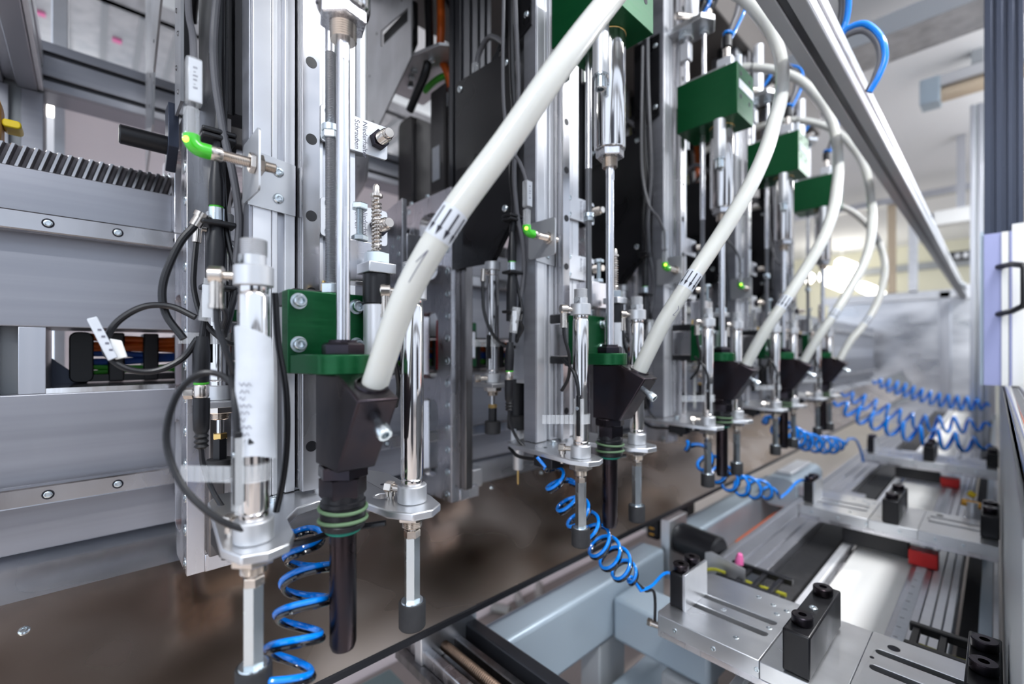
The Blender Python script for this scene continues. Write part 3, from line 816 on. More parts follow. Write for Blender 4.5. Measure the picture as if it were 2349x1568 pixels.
# --- the two stop plates with lettering
for nm, z0, z1, word, lab in (('upper', 0.277, 0.325, 'Schrauben', 'upper white stop plate lettered Schrauben beside the column of the {s} station'),
                              ('lower', 0.152, 0.203, 'Bohren', 'lower white stop plate lettered Bohren beside the column of the {s} station')):
    t = st('stop_plate', lab, 'stop plate', (-0.606, 0.27, z0), 'stop plates')
    part('plate', M().prism(rrect(0.222, 0.318, z0, z1, 0.005), 'yz', -0.6085, -0.6045), 'white_alu', t, 0.0006)
    zc = (z0 + z1) / 2
    lettering('print', 'Niederhalter', 0.0098, (-0.6044, 0.2805, z1 - 0.003), (0, 0, -1), (0, 1, 0), 'faint_ink', t)
    lettering('print', word, 0.0098, (-0.6044, 0.2690, z1 - 0.004), (0, 0, -1), (0, 1, 0), 'faint_ink', t)
    bt = part('stop_bolt', M().hexa((-0.6045, 0.303, zc), (-0.5945, 0.303, zc), 0.0135, 0.3, 0.001), 'black_oxide', t)
    part('stop_bush', threaded((-0.5945, 0.303, zc), (-0.5775, 0.303, zc), 0.0090, 0.003, 22), 'nickel', bt)
    part('stop_pin', M().lathe([(0.0070, 0), (0.0072, 0.006), (0.0064, 0.0075), (0.0, 0.0075)], (-0.5775, 0.303, zc), (1, 0, 0), 22), 'nickel', bt)
    for z in (z0 + 0.008, z1 - 0.006):
        part('screw', pan_screw((-0.6045, 0.2335, z), (1, 0, 0), 0.0055, 0.003), 'zinc', t)

# --- spring stop next to the shaft
QX, QY = -0.4868, 0.2473
t = st('spring_stop', 'black and silver shock absorber with spring pin beside the {s} shaft', 'shock absorber', (QX - 0.02, QY, -0.027), 'shock absorbers')
QX = -0.505
part('body', M().cyl((QX, QY + 0.004, -0.0265), (QX, QY + 0.004, 0.056), 0.0150, 28, ch=0.001), 'white_alu', t)
part('collar', M().cyl((QX, QY + 0.004, 0.056), (QX, QY + 0.004, 0.092), 0.0158, 28, ch=0.001), 'black_plastic', t)
part('clamp_plate', M().box(QX - 0.017, QX + 0.017, QY - 0.013, QY + 0.021, 0.092, 0.104), 'plate_alu', t, 0.001)
part('nut', M().hexa((QX, QY + 0.004, 0.104), (QX, QY + 0.004, 0.1175), 0.0150, 0.3, 0.001), 'zinc', t)
sp = []
for k in range(14 * 12 + 1):
    a = 2 * math.pi * k / 12
    sp.append((QX + 0.0052 * math.cos(a), QY + 0.004 + 0.0052 * math.sin(a), 0.1175 + 0.062 * k / (14 * 12)))
part('spring', M().tube(sp, 0.0011, 6), 'nickel', t)
part('pin', M().lathe([(0.0036, 0.117), (0.0036, 0.183), (0.0072, 0.184), (0.0072, 0.187), (0.004, 0.1875), (0.0042, 0.196), (0.0026, 0.199), (0.0, 0.199)], (QX, QY + 0.004, 0), (0, 0, 1), 16), 'nickel', t)
t = st('stop_bar', 'brushed grey bar with a hex screw behind the shaft of the {s} station', 'bar', (-0.55, 0.245, 0.085), 'stop bars')
part('bar', M().box(-0.575, -0.535, 0.219, 0.268, 0.086, 0.137), 'milled_alu', t, 0.0015)
part('screw_shank', threaded((-0.540, 0.2465, 0.137), (-0.540, 0.2465, 0.176), 0.0046, 0.0016, 14), 'zinc', t)
part('screw_head', M().hexa((-0.540, 0.2465, 0.176), (-0.540, 0.2465, 0.1835), 0.0100, 0.2, 0.001), 'zinc', t)
part('lock_nut', M().hexa((-0.540, 0.2465, 0.137), (-0.540, 0.2465, 0.144), 0.0100, 0.5, 0.001), 'zinc', t)

# --- black covers left of the column
t = st('cover_panel', 'large black cover sheet with round screws left of the {s} column', 'cover panel', (-0.76, 0.128, 0.187), 'black cover panels')
part('sheet', M().prism([(-0.668, 0.262), (-0.668, 0.608), (-0.855, 0.620), (-0.855, 0.190), (-0.731, 0.187)], 'xz', 0.1270, 0.1295), 'black_panel', t)
part('fold', M().prism([(-0.668, 0.262), (-0.731, 0.187), (-0.733, 0.187), (-0.670, 0.262)], 'xz', 0.1270, 0.140), 'black_panel', t)
for x, z in ((-0.683, 0.588), (-0.838, 0.600), (-0.685, 0.292)):
    part('screw', pan_screw((x, 0.1270, z), (0, -1, 0), 0.0078, 0.004), 'zinc', t)
t = st('cover_panel', 'small black cover plate high on the column of the {s} station', 'cover panel', (-0.66, 0.138, 0.64), 'upper black cover plates')
part('sheet', M().prism([(-0.622, 0.640), (-0.622, 0.860), (-0.700, 0.860), (-0.700, 0.625), (-0.690, 0.612)], 'xz', 0.1375, 0.1400), 'black_panel', t)
for z in (0.665, 0.832):
    part('screw', pan_screw((-0.634, 0.1375, z), (0, -1, 0), 0.0068, 0.0035), 'zinc', t)
t = st('black_profile', 'black slotted upright profile behind the cover of the {s} station', 'profile', (-0.88, 0.17, 0.39), 'black upright profiles')
part('core', M().box(-0.905, -0.862, 0.150, 0.235, 0.39, 1.05), 'black_profile', t)
for a, b_ in ((0.150, 0.168), (0.176, 0.192), (0.200, 0.214), (0.222, 0.235)):
    part('lip', M().box(-0.863, -0.856, a, b_, 0.39, 1.05), 'black_profile', t, 0.001)
for a, b_ in ((-0.905, -0.889), (-0.880, -0.862)):
    part('lip', M().box(a, b_, 0.143, 0.1505, 0.39, 1.05), 'black_profile', t, 0.001)

# --- big milled side plate of the carriage, with its rail and foot
t = st('side_plate', 'milled aluminium side plate with oval windows behind the {s} station', 'side plate', (-0.95, 0.12, -0.346), 'side plates')
wins = [rrect(-0.985, -0.905, a, b_, 0.025, 5) for a, b_ in ((0.175, 0.335), (-0.065, 0.095), (-0.30, -0.115))]
spo = [(-0.85, -0.3457), (-0.85, 0.377), (-1.165, 0.377), (-1.165, 0.2905), (-1.028, 0.2905), (-1.016, 0.275), (-1.016, 0.222), (-0.978, 0.205), (-0.978, -0.31), (-0.955, -0.3457)]
spl = part('plate', M().prism(spo, 'xz', 0.1110, 0.1345, wins), 'milled_alu', t, 0.001)
for k in range(14):
    z = -0.33 + k * 0.0515
    part('bolt', M().lathe([(0.0, 0.0002), (0.0090, 0.0002), (0.0086, 0.0012), (0.0072, 0.0016), (0.0044, 0.0016), (0.0044, 0.0006), (0, 0.0005)], (-0.866, 0.1110, z), (0, -1, 0), 16), 'zinc', spl)
for x, z in ((-1.09, 0.33), (-1.06, 0.325), (-1.10, 0.305), (-1.04, 0.36), (-1.13, 0.345)):
    part('bolt', M().lathe([(0.0, 0.0002), (0.0090, 0.0002), (0.0086, 0.0012), (0.0072, 0.0016), (0.0044, 0.0016), (0.0044, 0.0006), (0, 0.0005)], (x, 0.1110, z), (0, -1, 0), 16), 'zinc', spl)
rr = part('spindle_rail', M().box(-0.8495, -0.830, 0.1365, 0.1575, -0.318, 0.377), 'dark_rail', t, 0.002)
part('rail_back', M().box(-0.86, -0.8495, 0.1345, 0.170, -0.318, 0.377), 'rail_steel', t)
part('foot_block', M().box(-0.90, -0.848, 0.1345, 0.190, -0.3457, -0.3190), 'milled_alu', t, 0.001)
part('foot_shoe', M().prism(rrect(-0.985, -0.905, 0.15, 0.255, 0.015), 'xy', -0.3457, -0.300), 'plate_alu', t, 0.002)
part('foot_boss', M().cyl((-0.95, 0.195, -0.300), (-0.95, 0.195, -0.262), 0.026, 28, ch=0.002), 'milled_alu', t)
# bearing with red seal on the beam rail
b = part('beam_bearing', M().box(-0.985, -0.925, 0.170, 0.245, -0.040, 0.075), 'green_anodised', t, 0.003)
part('seal_frame', M().box(-0.990, -0.920, 0.163, 0.170, -0.046, 0.081), 'red_plastic', b)
part('bearing_core', M().box(-0.925, -0.915, 0.178, 0.236, -0.020, 0.055), 'rail_steel', b, 0.006)

# --- drill hold-down cylinder with dark rod
DX, DY = -0.7318, 0.1333
t = st('drill_hold_down', 'slender steel cylinder with black rubber foot behind the left of the {s} station', 'pneumatic cylinder', (DX, DY, -0.172), 'drill hold-down cylinders')
part('barrel', M().lathe([(0, -0.046), (0.0128, -0.046), (0.0128, -0.041), (0.0120, -0.040), (0.0134, -0.038), (0.0134, 0.160), (0.0120, 0.162), (0.0128, 0.163), (0.0128, 0.172), (0, 0.172)], (DX, DY, 0), (0, 0, 1), 30), 'chrome', t)
part('lower_cap', M().cyl((DX, DY, -0.066), (DX, DY, -0.046), 0.0165, 28, ch=0.001), 'cap_alu', t)
part('upper_cap', M().cyl((DX, DY, 0.172), (DX, DY, 0.190), 0.0165, 28, ch=0.001), 'cap_alu', t)
part('lock_nut', M().hexa((DX, DY, -0.084), (DX, DY, -0.0745), 0.0185, 0.2, 0.001), 'nickel', t)
part('neck_thread', threaded((DX, DY, -0.093), (DX, DY, -0.084), 0.0115, 0.002, 24), 'nickel', t)
part('piston_rod', M().cyl((DX, DY, -0.115), (DX, DY, -0.092), 0.0045, 14), 'chrome', t)
part('brass_nut', M().hexa((DX, DY, -0.120), (DX, DY, -0.112), 0.0092, 0.4, 0.0008), 'brass', t)
part('hex_rod', M().hexa((DX, DY, -0.150), (DX, DY, -0.119), 0.0088, 0.25), 'black_plastic', t)
part('rubber_foot', M().cyl((DX, DY, -0.174), (DX, DY, -0.1475), 0.0168, 28, ch=0.0012), 'black_rubber', t)
part('support_plate', M().box(-0.762, -0.700, DY - 0.028, DY + 0.075, -0.0745, -0.0660), 'galvanised', t, 0.001)
part('support_arm', M().box(-0.705, -0.660, DY + 0.030, DY + 0.075, -0.0660, -0.0100), 'cap_alu', t, 0.001)
part('elbow_fitting', M().cyl((DX, DY - 0.016, -0.056), (DX - 0.006, DY - 0.030, -0.056), 0.005, 14).hexa((DX - 0.006, DY - 0.029, -0.056), (DX - 0.010, DY - 0.040, -0.056), 0.008, 0.2, 0.001), 'nickel', t)
st_ = part('sensor_strap', M().lathe([(0.0139, 0.010), (0.0158, 0.010), (0.0158, 0.026), (0.0139, 0.026), (0.0139, 0.010)], (DX, DY, 0), (0, 0, 1), 28).box(DX - 0.012, DX - 0.004, DY - 0.046, DY - 0.013, 0.0105, 0.0255), 'clear_plastic', t)
part('reed_sensor', M().box(DX + 0.002, DX + 0.009, DY - 0.0190, DY - 0.0125, -0.015, 0.035), 'black_plastic', t, 0.001)
part('hose_fitting', M().cyl((DX, DY - 0.016, 0.166), (DX, DY - 0.025, 0.166), 0.004, 12).cyl((DX, DY - 0.025, 0.172), (DX, DY - 0.027, 0.146), 0.0055, 14), 'nickel', t)
part('air_hose', M().tube(spline([(DX, DY - 0.027, 0.146), (DX + 0.004, DY - 0.030, 0.115), (DX + 0.010, DY - 0.031, 0.080), (DX + 0.022, DY - 0.022, 0.040), (DX + 0.035, DY + 0.002, 0.012), (DX + 0.045, DY + 0.03, 0.012), (DX + 0.05, DY + 0.045, 0.034), (DX + 0.05, DY + 0.042, 0.07), (DX + 0.05, DY + 0.03, 0.095)], 6), 0.0034, 10), 'cable_black', t)

# --- drill spindle
GX, GY = -0.700, 0.178
t = st('drill_spindle', 'thin gold twist drill in a steel chuck behind the column of the {s} station', 'drill', (GX, GY, -0.285), 'drill spindles')
part('housing', M().cyl((GX, GY, -0.145), (GX, GY, 0.10), 0.018, 24), 'black_plastic', t)
part('flange', M().cyl((GX, GY, -0.165), (GX, GY, -0.135), 0.0235, 24, ch=0.002), 'black_rubber', t)
part('chuck', M().lathe([(0, -0.252), (0.0100, -0.252), (0.0115, -0.249), (0.0115, -0.185), (0.014, -0.180), (0.014, -0.165), (0, -0.165)], (GX, GY, 0), (0, 0, 1), 24), 'cap_alu', t)
part('twist_drill', M().lathe([(0, -0.286)] + [(0.0019 + 0.0006 * (k % 2), -0.283 + 0.0022 * k) for k in range(15)] + [(0, -0.250)], (GX, GY, 0), (0, 0, 1), 10), 'brass', t)
part('tag', M().box(GX + 0.010, GX + 0.022, GY - 0.030, GY - 0.026, -0.205, -0.160), 'paper', t)

# --- cable connectors hanging left of the column
t = st('cable_plug', 'black cable plug with green ring and silver nut hanging left of the {s} column', 'cable plug', (-0.633, 0.096, -0.12), 'cable plugs')
px, py = -0.640, 0.098
part('upper_plug', M().lathe([(0, -0.036), (0.0085, -0.036), (0.0090, -0.020), (0.0090, 0.000), (0.0072, 0.010), (0.0062, 0.018), (0, 0.018)], (px, py, 0), (0.03, 0.02, 1), 20), 'black_plastic', t)
part('green_ring', M().cyl((px - 0.001, py, -0.0385), (px - 0.001, py, -0.036), 0.0080, 20), 'cable_green', t)
part('silver_nut', M().lathe([(0, -0.054), (0.0072, -0.054), (0.0078, -0.052), (0.0078, -0.040), (0.0070, -0.0385), (0, -0.0385)], (px - 0.0015, py, 0), (0, 0, 1), 20), 'nickel', t)
part('lower_plug', M().lathe([(0, -0.115), (0.0035, -0.115)] + [(0.0078 - 0.0022 * (k % 2), -0.112 + 0.003 * k) for k in range(6)] + [(0.0082, -0.092), (0.0088, -0.075), (0.0088, -0.055), (0, -0.054)], (px - 0.002, py, 0), (0, 0, 1), 20), 'black_plastic', t)
part('cable', M().tube(spline([(px, py, 0.016), (px + 0.001, py + 0.004, 0.045), (px + 0.012, py + 0.012, 0.060), (px + 0.013, py + 0.022, 0.045), (px + 0.004, py + 0.020, 0.028)], 6), 0.0030, 10), 'cable_black', t)
part('cable_tail', M().tube(spline([(px - 0.002, py, -0.114), (px - 0.002, py + 0.002, -0.135), (px + 0.008, py + 0.01, -0.165), (px + 0.03, py + 0.02, -0.188)], 6), 0.0030, 10), 'cable_black', t)
ms = part('marker_sleeve', M().cyl((px + 0.004, py + 0.004, 0.036), (px + 0.010, py + 0.009, 0.085), 0.0085, 14), 'clear_plastic', t)
part('marker_paper', M().box(px + 0.0085, px + 0.0095, py - 0.001, py + 0.009, 0.040, 0.078), 'paper', ms)

t = st('cable_bundle', 'black cable bundle with connector and ties running up left of the {s} column', 'cable', (-0.655, 0.108, 0.03), 'cable bundles')
bx, by = -0.652, 0.112
part('connector', M().lathe([(0, 0.060), (0.010, 0.060), (0.0105, 0.095), (0.0105, 0.130), (0.0085, 0.145), (0.0075, 0.160), (0, 0.160)], (bx, by, 0), (0, 0.02, 1), 20), 'black_plastic', t)
part('silver_nut', M().cyl((bx, by + 0.003, 0.160), (bx, by + 0.003, 0.175), 0.0085, 20), 'zinc', t)
part('green_ring', M().cyl((bx, by + 0.003, 0.175), (bx, by + 0.003, 0.1775), 0.0078, 20), 'cable_green', t)
part('upper_plug', M().lathe([(0, 0.1775), (0.0085, 0.1775), (0.0085, 0.205), (0.006, 0.225), (0.0045, 0.240), (0, 0.240)], (bx, by + 0.003, 0), (0, 0, 1), 20), 'black_plastic', t)
part('cable', M().tube(spline([(bx, by + 0.003, 0.235), (bx + 0.004, by + 0.006, 0.29), (bx - 0.004, by + 0.006, 0.35), (bx + 0.006, by + 0.005, 0.45), (bx - 0.002, by + 0.004, 0.6), (bx, by + 0.005, 1.048)], 7), 0.0060, 10), 'cable_black', t)
part('cable', M().tube(spline([(bx + 0.004, by + 0.022, 0.10), (bx + 0.011, by + 0.025, 0.16), (bx + 0.014, by + 0.018, 0.215), (bx + 0.010, by + 0.008, 0.27), (bx + 0.012, by - 0.002, 0.36), (bx + 0.018, by + 0.004, 0.50), (bx + 0.010, by, 0.75), (bx + 0.010, by, 1.05)], 7), 0.0045, 10), 'cable_grey', t)
part('cable', M().tube(spline([(bx + 0.004, by + 0.022, 0.10), (bx + 0.002, by + 0.018, 0.05), (bx + 0.006, by + 0.010, 0.02), (bx + 0.010, by + 0.016, 0.05), (bx + 0.008, by + 0.022, 0.09), (bx - 0.004, by + 0.012, 0.17), (bx - 0.006, by + 0.010, 0.30), (bx - 0.01, by + 0.012, 0.6), (bx - 0.01, by + 0.012, 1.05)], 7), 0.0036, 10), 'cable_black', t)
for z in (0.075, 0.152, 0.255, 0.262):
    part('cable_tie', M().box(bx - 0.012, bx + 0.014, by - 0.014, by + 0.022, z, z + 0.006), 'black_plastic', t, 0.002)

# --- hardware above the upper green block
t = st('lift_bracket', 'grey plate with hex nuts and rods above the {s} upper green block', 'bracket', (-0.56, 0.2, 0.70), 'lift brackets')
part('plate', M().prism([(-0.52, 0.165), (-0.50, 0.20), (-0.52, 0.245), (-0.655, 0.245), (-0.655, 0.165)], 'xy', 0.862, 0.876), 'plate_alu', t, 0.0015)
part('nut', M().hexa((-0.575, 0.195, 0.845), (-0.575, 0.195, 0.862), 0.019, 0.2, 0.001), 'zinc', t)
part('nut', M().hexa((-0.535, 0.215, 0.850), (-0.535, 0.215, 0.862), 0.012, 0.2, 0.001), 'zinc', t)
part('rod', M().cyl((-0.575, 0.195, 0.709), (-0.575, 0.195, 0.845), 0.0065, 16), 'brushed_rod', t)
part('rod', M().cyl((-0.535, 0.215, 0.709), (-0.535, 0.215, 0.850), 0.0055, 16), 'brushed_rod', t)
part('coupling', M().box(-0.587, -0.563, 0.183, 0.207, 0.785, 0.832), 'white_alu', t, 0.002)
part('cylinder', M().cyl((-0.560, 0.2, 0.876), (-0.560, 0.2, 1.05), 0.016, 20), 'white_alu', t)
t = st('air_fitting', 'upright air fitting with blue release ring on the upper green block of the {s} station', 'air fitting', (-0.47, 0.2, 0.709), 'air fittings')
part('base', M().box(-0.490, -0.452, 0.185, 0.222, 0.709, 0.745), 'white_alu', t, 0.003)
part('stem', M().cyl((-0.470, 0.200, 0.745), (-0.470, 0.200, 0.772), 0.0085, 16), 'nickel', t)
part('valve', M().cyl((-0.470, 0.200, 0.772), (-0.470, 0.200, 0.802), 0.0125, 18, ch=0.002), 'black_plastic', t)
part('release_ring', M().ring((-0.468, 0.203, 0.808), (0.2, 0.3, 1), 0.010, 0.004), 'hose_blue', t)
part('air_hose', M().tube(spline([(-0.468, 0.203, 0.802), (-0.462, 0.210, 0.83), (-0.455, 0.225, 0.87), (-0.46, 0.25, 0.93), (-0.50, 0.27, 1.0)], 6), 0.0062, 10), 'cable_grey', t)
part('air_hose', M().tube(spline([(-0.463, 0.208, 0.798), (-0.452, 0.22, 0.83), (-0.44, 0.24, 0.88), (-0.45, 0.27, 0.95), (-0.50, 0.29, 1.0)], 6), 0.0040, 10), 'hose_blue', t)
part('marker', M().cyl((-0.447, 0.214, 0.709), (-0.447, 0.214, 0.748), 0.0085, 14), 'paper', t)
t = st('valve_cluster', 'black valves and cables crowded above the lift bracket of the {s} station', 'valve', (-0.60, 0.27, 0.88), 'valve clusters')
part('valve_body', M().box(-0.60, -0.56, 0.235, 0.275, 0.88, 0.935), 'black_plastic', t, 0.004)
part('valve_body', M().cyl((-0.60, 0.26, 0.90), (-0.545, 0.255, 0.90), 0.014, 16), 'black_plastic', t)
part('nipple', M().cyl((-0.55, 0.23, 0.905), (-0.52, 0.22, 0.905), 0.008, 14), 'nickel', t)
part('nipple', M().cyl((-0.58, 0.15, 0.89), (-0.56, 0.19, 0.895), 0.009, 14), 'nickel', t)
for k, (a, mm) in enumerate(((0.0, 'cable_black'), (0.012, 'cable_black'), (0.024, 'hose_blue'), (0.036, 'cable_black'), (-0.015, 'cable_grey'))):
    part('cable', M().tube(spline([(-0.58, 0.25 + a, 0.93), (-0.57 + a, 0.255 + a, 0.98), (-0.58, 0.25 + a * 1.4, 1.01), (-0.60, 0.245 + a * 0.6, 1.044)], 6), 0.005, 8), mm, t)
part('conduit', M().tube([(-0.66, 0.30, 0.30), (-0.66, 0.30, 1.05)], 0.012, 14), 'cap_alu', t)
part('rod', M().cyl((-0.63, 0.315, 0.60), (-0.63, 0.315, 1.05), 0.006, 12), 'chrome', t)

# --- grey cable over the black cover
t = st('sensor_cable', 'grey cable arching over the black cover panel of the {s} station', 'cable', (-0.76, 0.14, 0.55), 'arching grey cables')
part('cable', M().tube(spline([(-0.80, 0.142, 0.56), (-0.80, 0.142, 0.62), (-0.79, 0.143, 0.665), (-0.755, 0.145, 0.685), (-0.715, 0.147, 0.655), (-0.690, 0.148, 0.625), (-0.672, 0.150, 0.60)], 7), 0.0058, 12), 'cable_grey', t)
part('sleeve', M().tube([(-0.801, 0.1415, 0.575), (-0.801, 0.1415, 0.645)], 0.0095, 14), 'clear_plastic', t)
for k in range(4):
    part('cable', M().tube(spline([(-0.775 + 0.008 * k, 0.152, 0.58), (-0.765 + 0.010 * k, 0.153, 0.625 + 0.006 * k), (-0.72, 0.153, 0.65 + 0.008 * k), (-0.680, 0.154, 0.615 + 0.008 * k)], 6), 0.0030, 8), 'cable_black', t)

# --- servo motors behind the cover, cable support
t = st('servo_motor', 'black square servo motor with a paper sticker behind the cover of the {s} station', 'motor', (-1.015, 0.21, 0.39), 'front servo motors')
part('body', M().box(-1.048, -0.980, 0.182, 0.250, 0.425, 0.700), 'motor_black', t, 0.004)
part('fin', M().box(-0.9805, -0.974, 0.190, 0.202, 0.43, 0.69), 'motor_black', t, 0.002)
part('fin', M().box(-0.9805, -0.974, 0.216, 0.228, 0.43, 0.69), 'motor_black', t, 0.002)
part('flange', M().box(-1.052, -0.976, 0.178, 0.254, 0.388, 0.425), 'motor_black', t, 0.003)
part('sticker', M().box(-1.036, -1.002, 0.1808, 0.1822, 0.455, 0.545), 'paper', t)
part('plug', M().cyl((-1.0, 0.215, 0.700), (-1.0, 0.215, 0.735), 0.016, 18), 'nickel', t)
t = st('servo_motor', 'black square servo motor nearest the rear behind the {s} station', 'motor', (-1.18, 0.21, 0.39), 'rear servo motors')
part('body', M().prism(rrect(-1.222, -1.140, 0.400, 0.68, 0.02), 'xz', 0.182, 0.250), 'motor_black', t, 0.003)
part('seam', M().box(-1.2225, -1.1395, 0.1815, 0.2505, 0.448, 0.4495), 'ink', t)
part('fin', M().box(-1.1405, -1.134, 0.190, 0.240, 0.43, 0.67), 'motor_black', t, 0.002)
part('shaft_housing', M().cyl((-1.18, 0.215, 0.377), (-1.18, 0.215, 0.405), 0.022, 20), 'galvanised', t)
t = st('gear_bracket', 'thick milled motor bracket with cap screws on top behind the {s} station', 'bracket', (-1.05, 0.13, 0.28), 'motor brackets')
part('plate', M().box(-1.23, -0.99, 0.1345, 0.255, 0.352, 0.388), 'milled_alu', t, 0.0015)
for x in (-1.19, -1.165, -1.14, -1.08, -1.0):
    part('cap_screw', M().cyl((x, 0.145, 0.388), (x, 0.145, 0.402), 0.0068, 14), 'zinc', t)
t = st('gusset_plate', 'slanted galvanised gusset plate with a long slot behind the {s} station', 'plate', (-1.15, 0.10, 0.60), 'gusset plates')
part('plate', M().prism([(-1.0125, 0.747), (-1.0125, 1.05), (-1.42, 1.05), (-1.42, 0.43), (-1.27, 0.50), (-1.243, 0.603)], 'xz', 0.103, 0.107, [[(-1.030, 0.845), (-1.030, 0.880), (-1.175, 0.895), (-1.175, 0.850)]]), 'galvanised', t)
for x, z in ((-1.06, 0.915), (-1.20, 0.90), (-1.245, 0.80), (-1.225, 0.66), (-1.30, 0.62), (-1.22, 0.57), (-1.32, 0.56)):
    part('rivet', pan_screw((x, 0.103, z), (0, -1, 0), 0.004, 0.0015), 'dark_rail', t)
part('backing', M().box(-1.19, -1.025, 0.118, 0.122, 0.835, 0.90), 'black_plastic', t)
t = st('cable_shelf', 'rounded dark metal shelf carrying orange and green motor cables behind the {s} station', 'shelf', (-1.05, 0.17, 0.72), 'cable shelves')
part('shelf', M().prism([(-1.02, 0.108), (-0.935, 0.135), (-0.915, 0.165), (-0.925, 0.255), (-1.20, 0.255), (-1.20, 0.108)], 'xy', 0.752, 0.760), 'galvanised', t, 0.001)
part('cable', M().tube(spline([(-0.985, 0.200, 0.62), (-0.980, 0.200, 0.70), (-0.985, 0.190, 0.74), (-1.0, 0.182, 0.78), (-0.99, 0.178, 0.86), (-1.0, 0.18, 1.05)], 7), 0.0105, 12), 'cable_orange', t)
part('cable_band', M().cyl((-0.985, 0.200, 0.64), (-0.983, 0.200, 0.675), 0.0122, 14), 'cap_alu', t)
part('cable', M().tube(spline([(-0.955, 0.215, 0.60), (-0.960, 0.210, 0.68), (-0.985, 0.200, 0.725), (-1.03, 0.19, 0.73), (-1.08, 0.185, 0.72)], 7), 0.0085, 12), 'cable_green', t)
part('cable', M().tube(spline([(-1.10, 0.150, 0.66), (-1.06, 0.148, 0.69), (-1.02, 0.150, 0.73), (-1.01, 0.155, 0.79), (-1.02, 0.16, 0.88), (-1.03, 0.16, 1.05)], 7), 0.0110, 12), 'cable_black', t)
part('cable', M().tube(spline([(-1.04, 0.170, 0.76), (-1.03, 0.168, 0.82), (-1.045, 0.17, 0.90), (-1.04, 0.17, 1.05)], 7), 0.0065, 12), 'cable_yellow', t)
for k in range(5):
    part('cable', M().tube(spline([(-0.93 - 0.012 * k, 0.20 + 0.008 * k, 0.76), (-0.915 - 0.010 * k, 0.195, 0.86), (-0.94 - 0.016 * k, 0.19, 0.96), (-0.97 - 0.02 * k, 0.18, 1.06)], 6), 0.0075, 8), 'cable_black', t)
part('chain_link', M().prism([(-1.055, 0.82), (-1.055, 0.93), (-1.09, 0.96), (-1.11, 0.93), (-1.105, 0.84), (-1.085, 0.80)], 'xz', 0.128, 0.150), 'black_plastic', t, 0.003)
part('chain_link', M().prism([(-1.05, 0.94), (-1.04, 1.03), (-1.08, 1.06), (-1.10, 1.02), (-1.10, 0.96)], 'xz', 0.128, 0.150), 'black_plastic', t, 0.003)
for x, y in ((-1.06, 0.14), (-1.09, 0.15), (-1.13, 0.17), (-0.99, 0.15)):
    part('screw', M().hexa((x, y, 0.752), (x, y, 0.744), 0.009, 0.3, 0.001), 'zinc', t)

# --- milky feed hoses
HOSE = [(-0.4300, 0.2095, -0.044), (-0.4240, 0.2120, -0.025), (-0.388, 0.222, 0.05), (-0.352, 0.246, 0.12), (-0.320, 0.292, 0.20), (-0.293, 0.338, 0.28), (-0.284, 0.396, 0.36), (-0.290, 0.464, 0.44), (-0.298, 0.522, 0.50),
        (-0.310, 0.578, 0.56), (-0.321, 0.615, 0.62), (-0.338, 0.640, 0.69), (-0.370, 0.650, 0.77), (-0.430, 0.640, 0.86), (-0.520, 0.610, 0.92), (-0.620, 0.585, 0.945), (-0.780, 0.56, 0.93), (-0.90, 0.54, 0.90)]
HOSE5 = [(-0.4300, 0.2095, -0.044), (-0.4245, 0.2120, -0.025), (-0.398, 0.236, 0.04), (-0.365, 0.275, 0.10), (-0.338, 0.335, 0.17), (-0.325, 0.420, 0.26), (-0.325, 0.50, 0.36), (-0.345, 0.53, 0.46),
         (-0.39, 0.525, 0.56), (-0.46, 0.50, 0.64), (-0.56, 0.47, 0.69), (-0.70, 0.44, 0.71), (-0.85, 0.42, 0.70)]
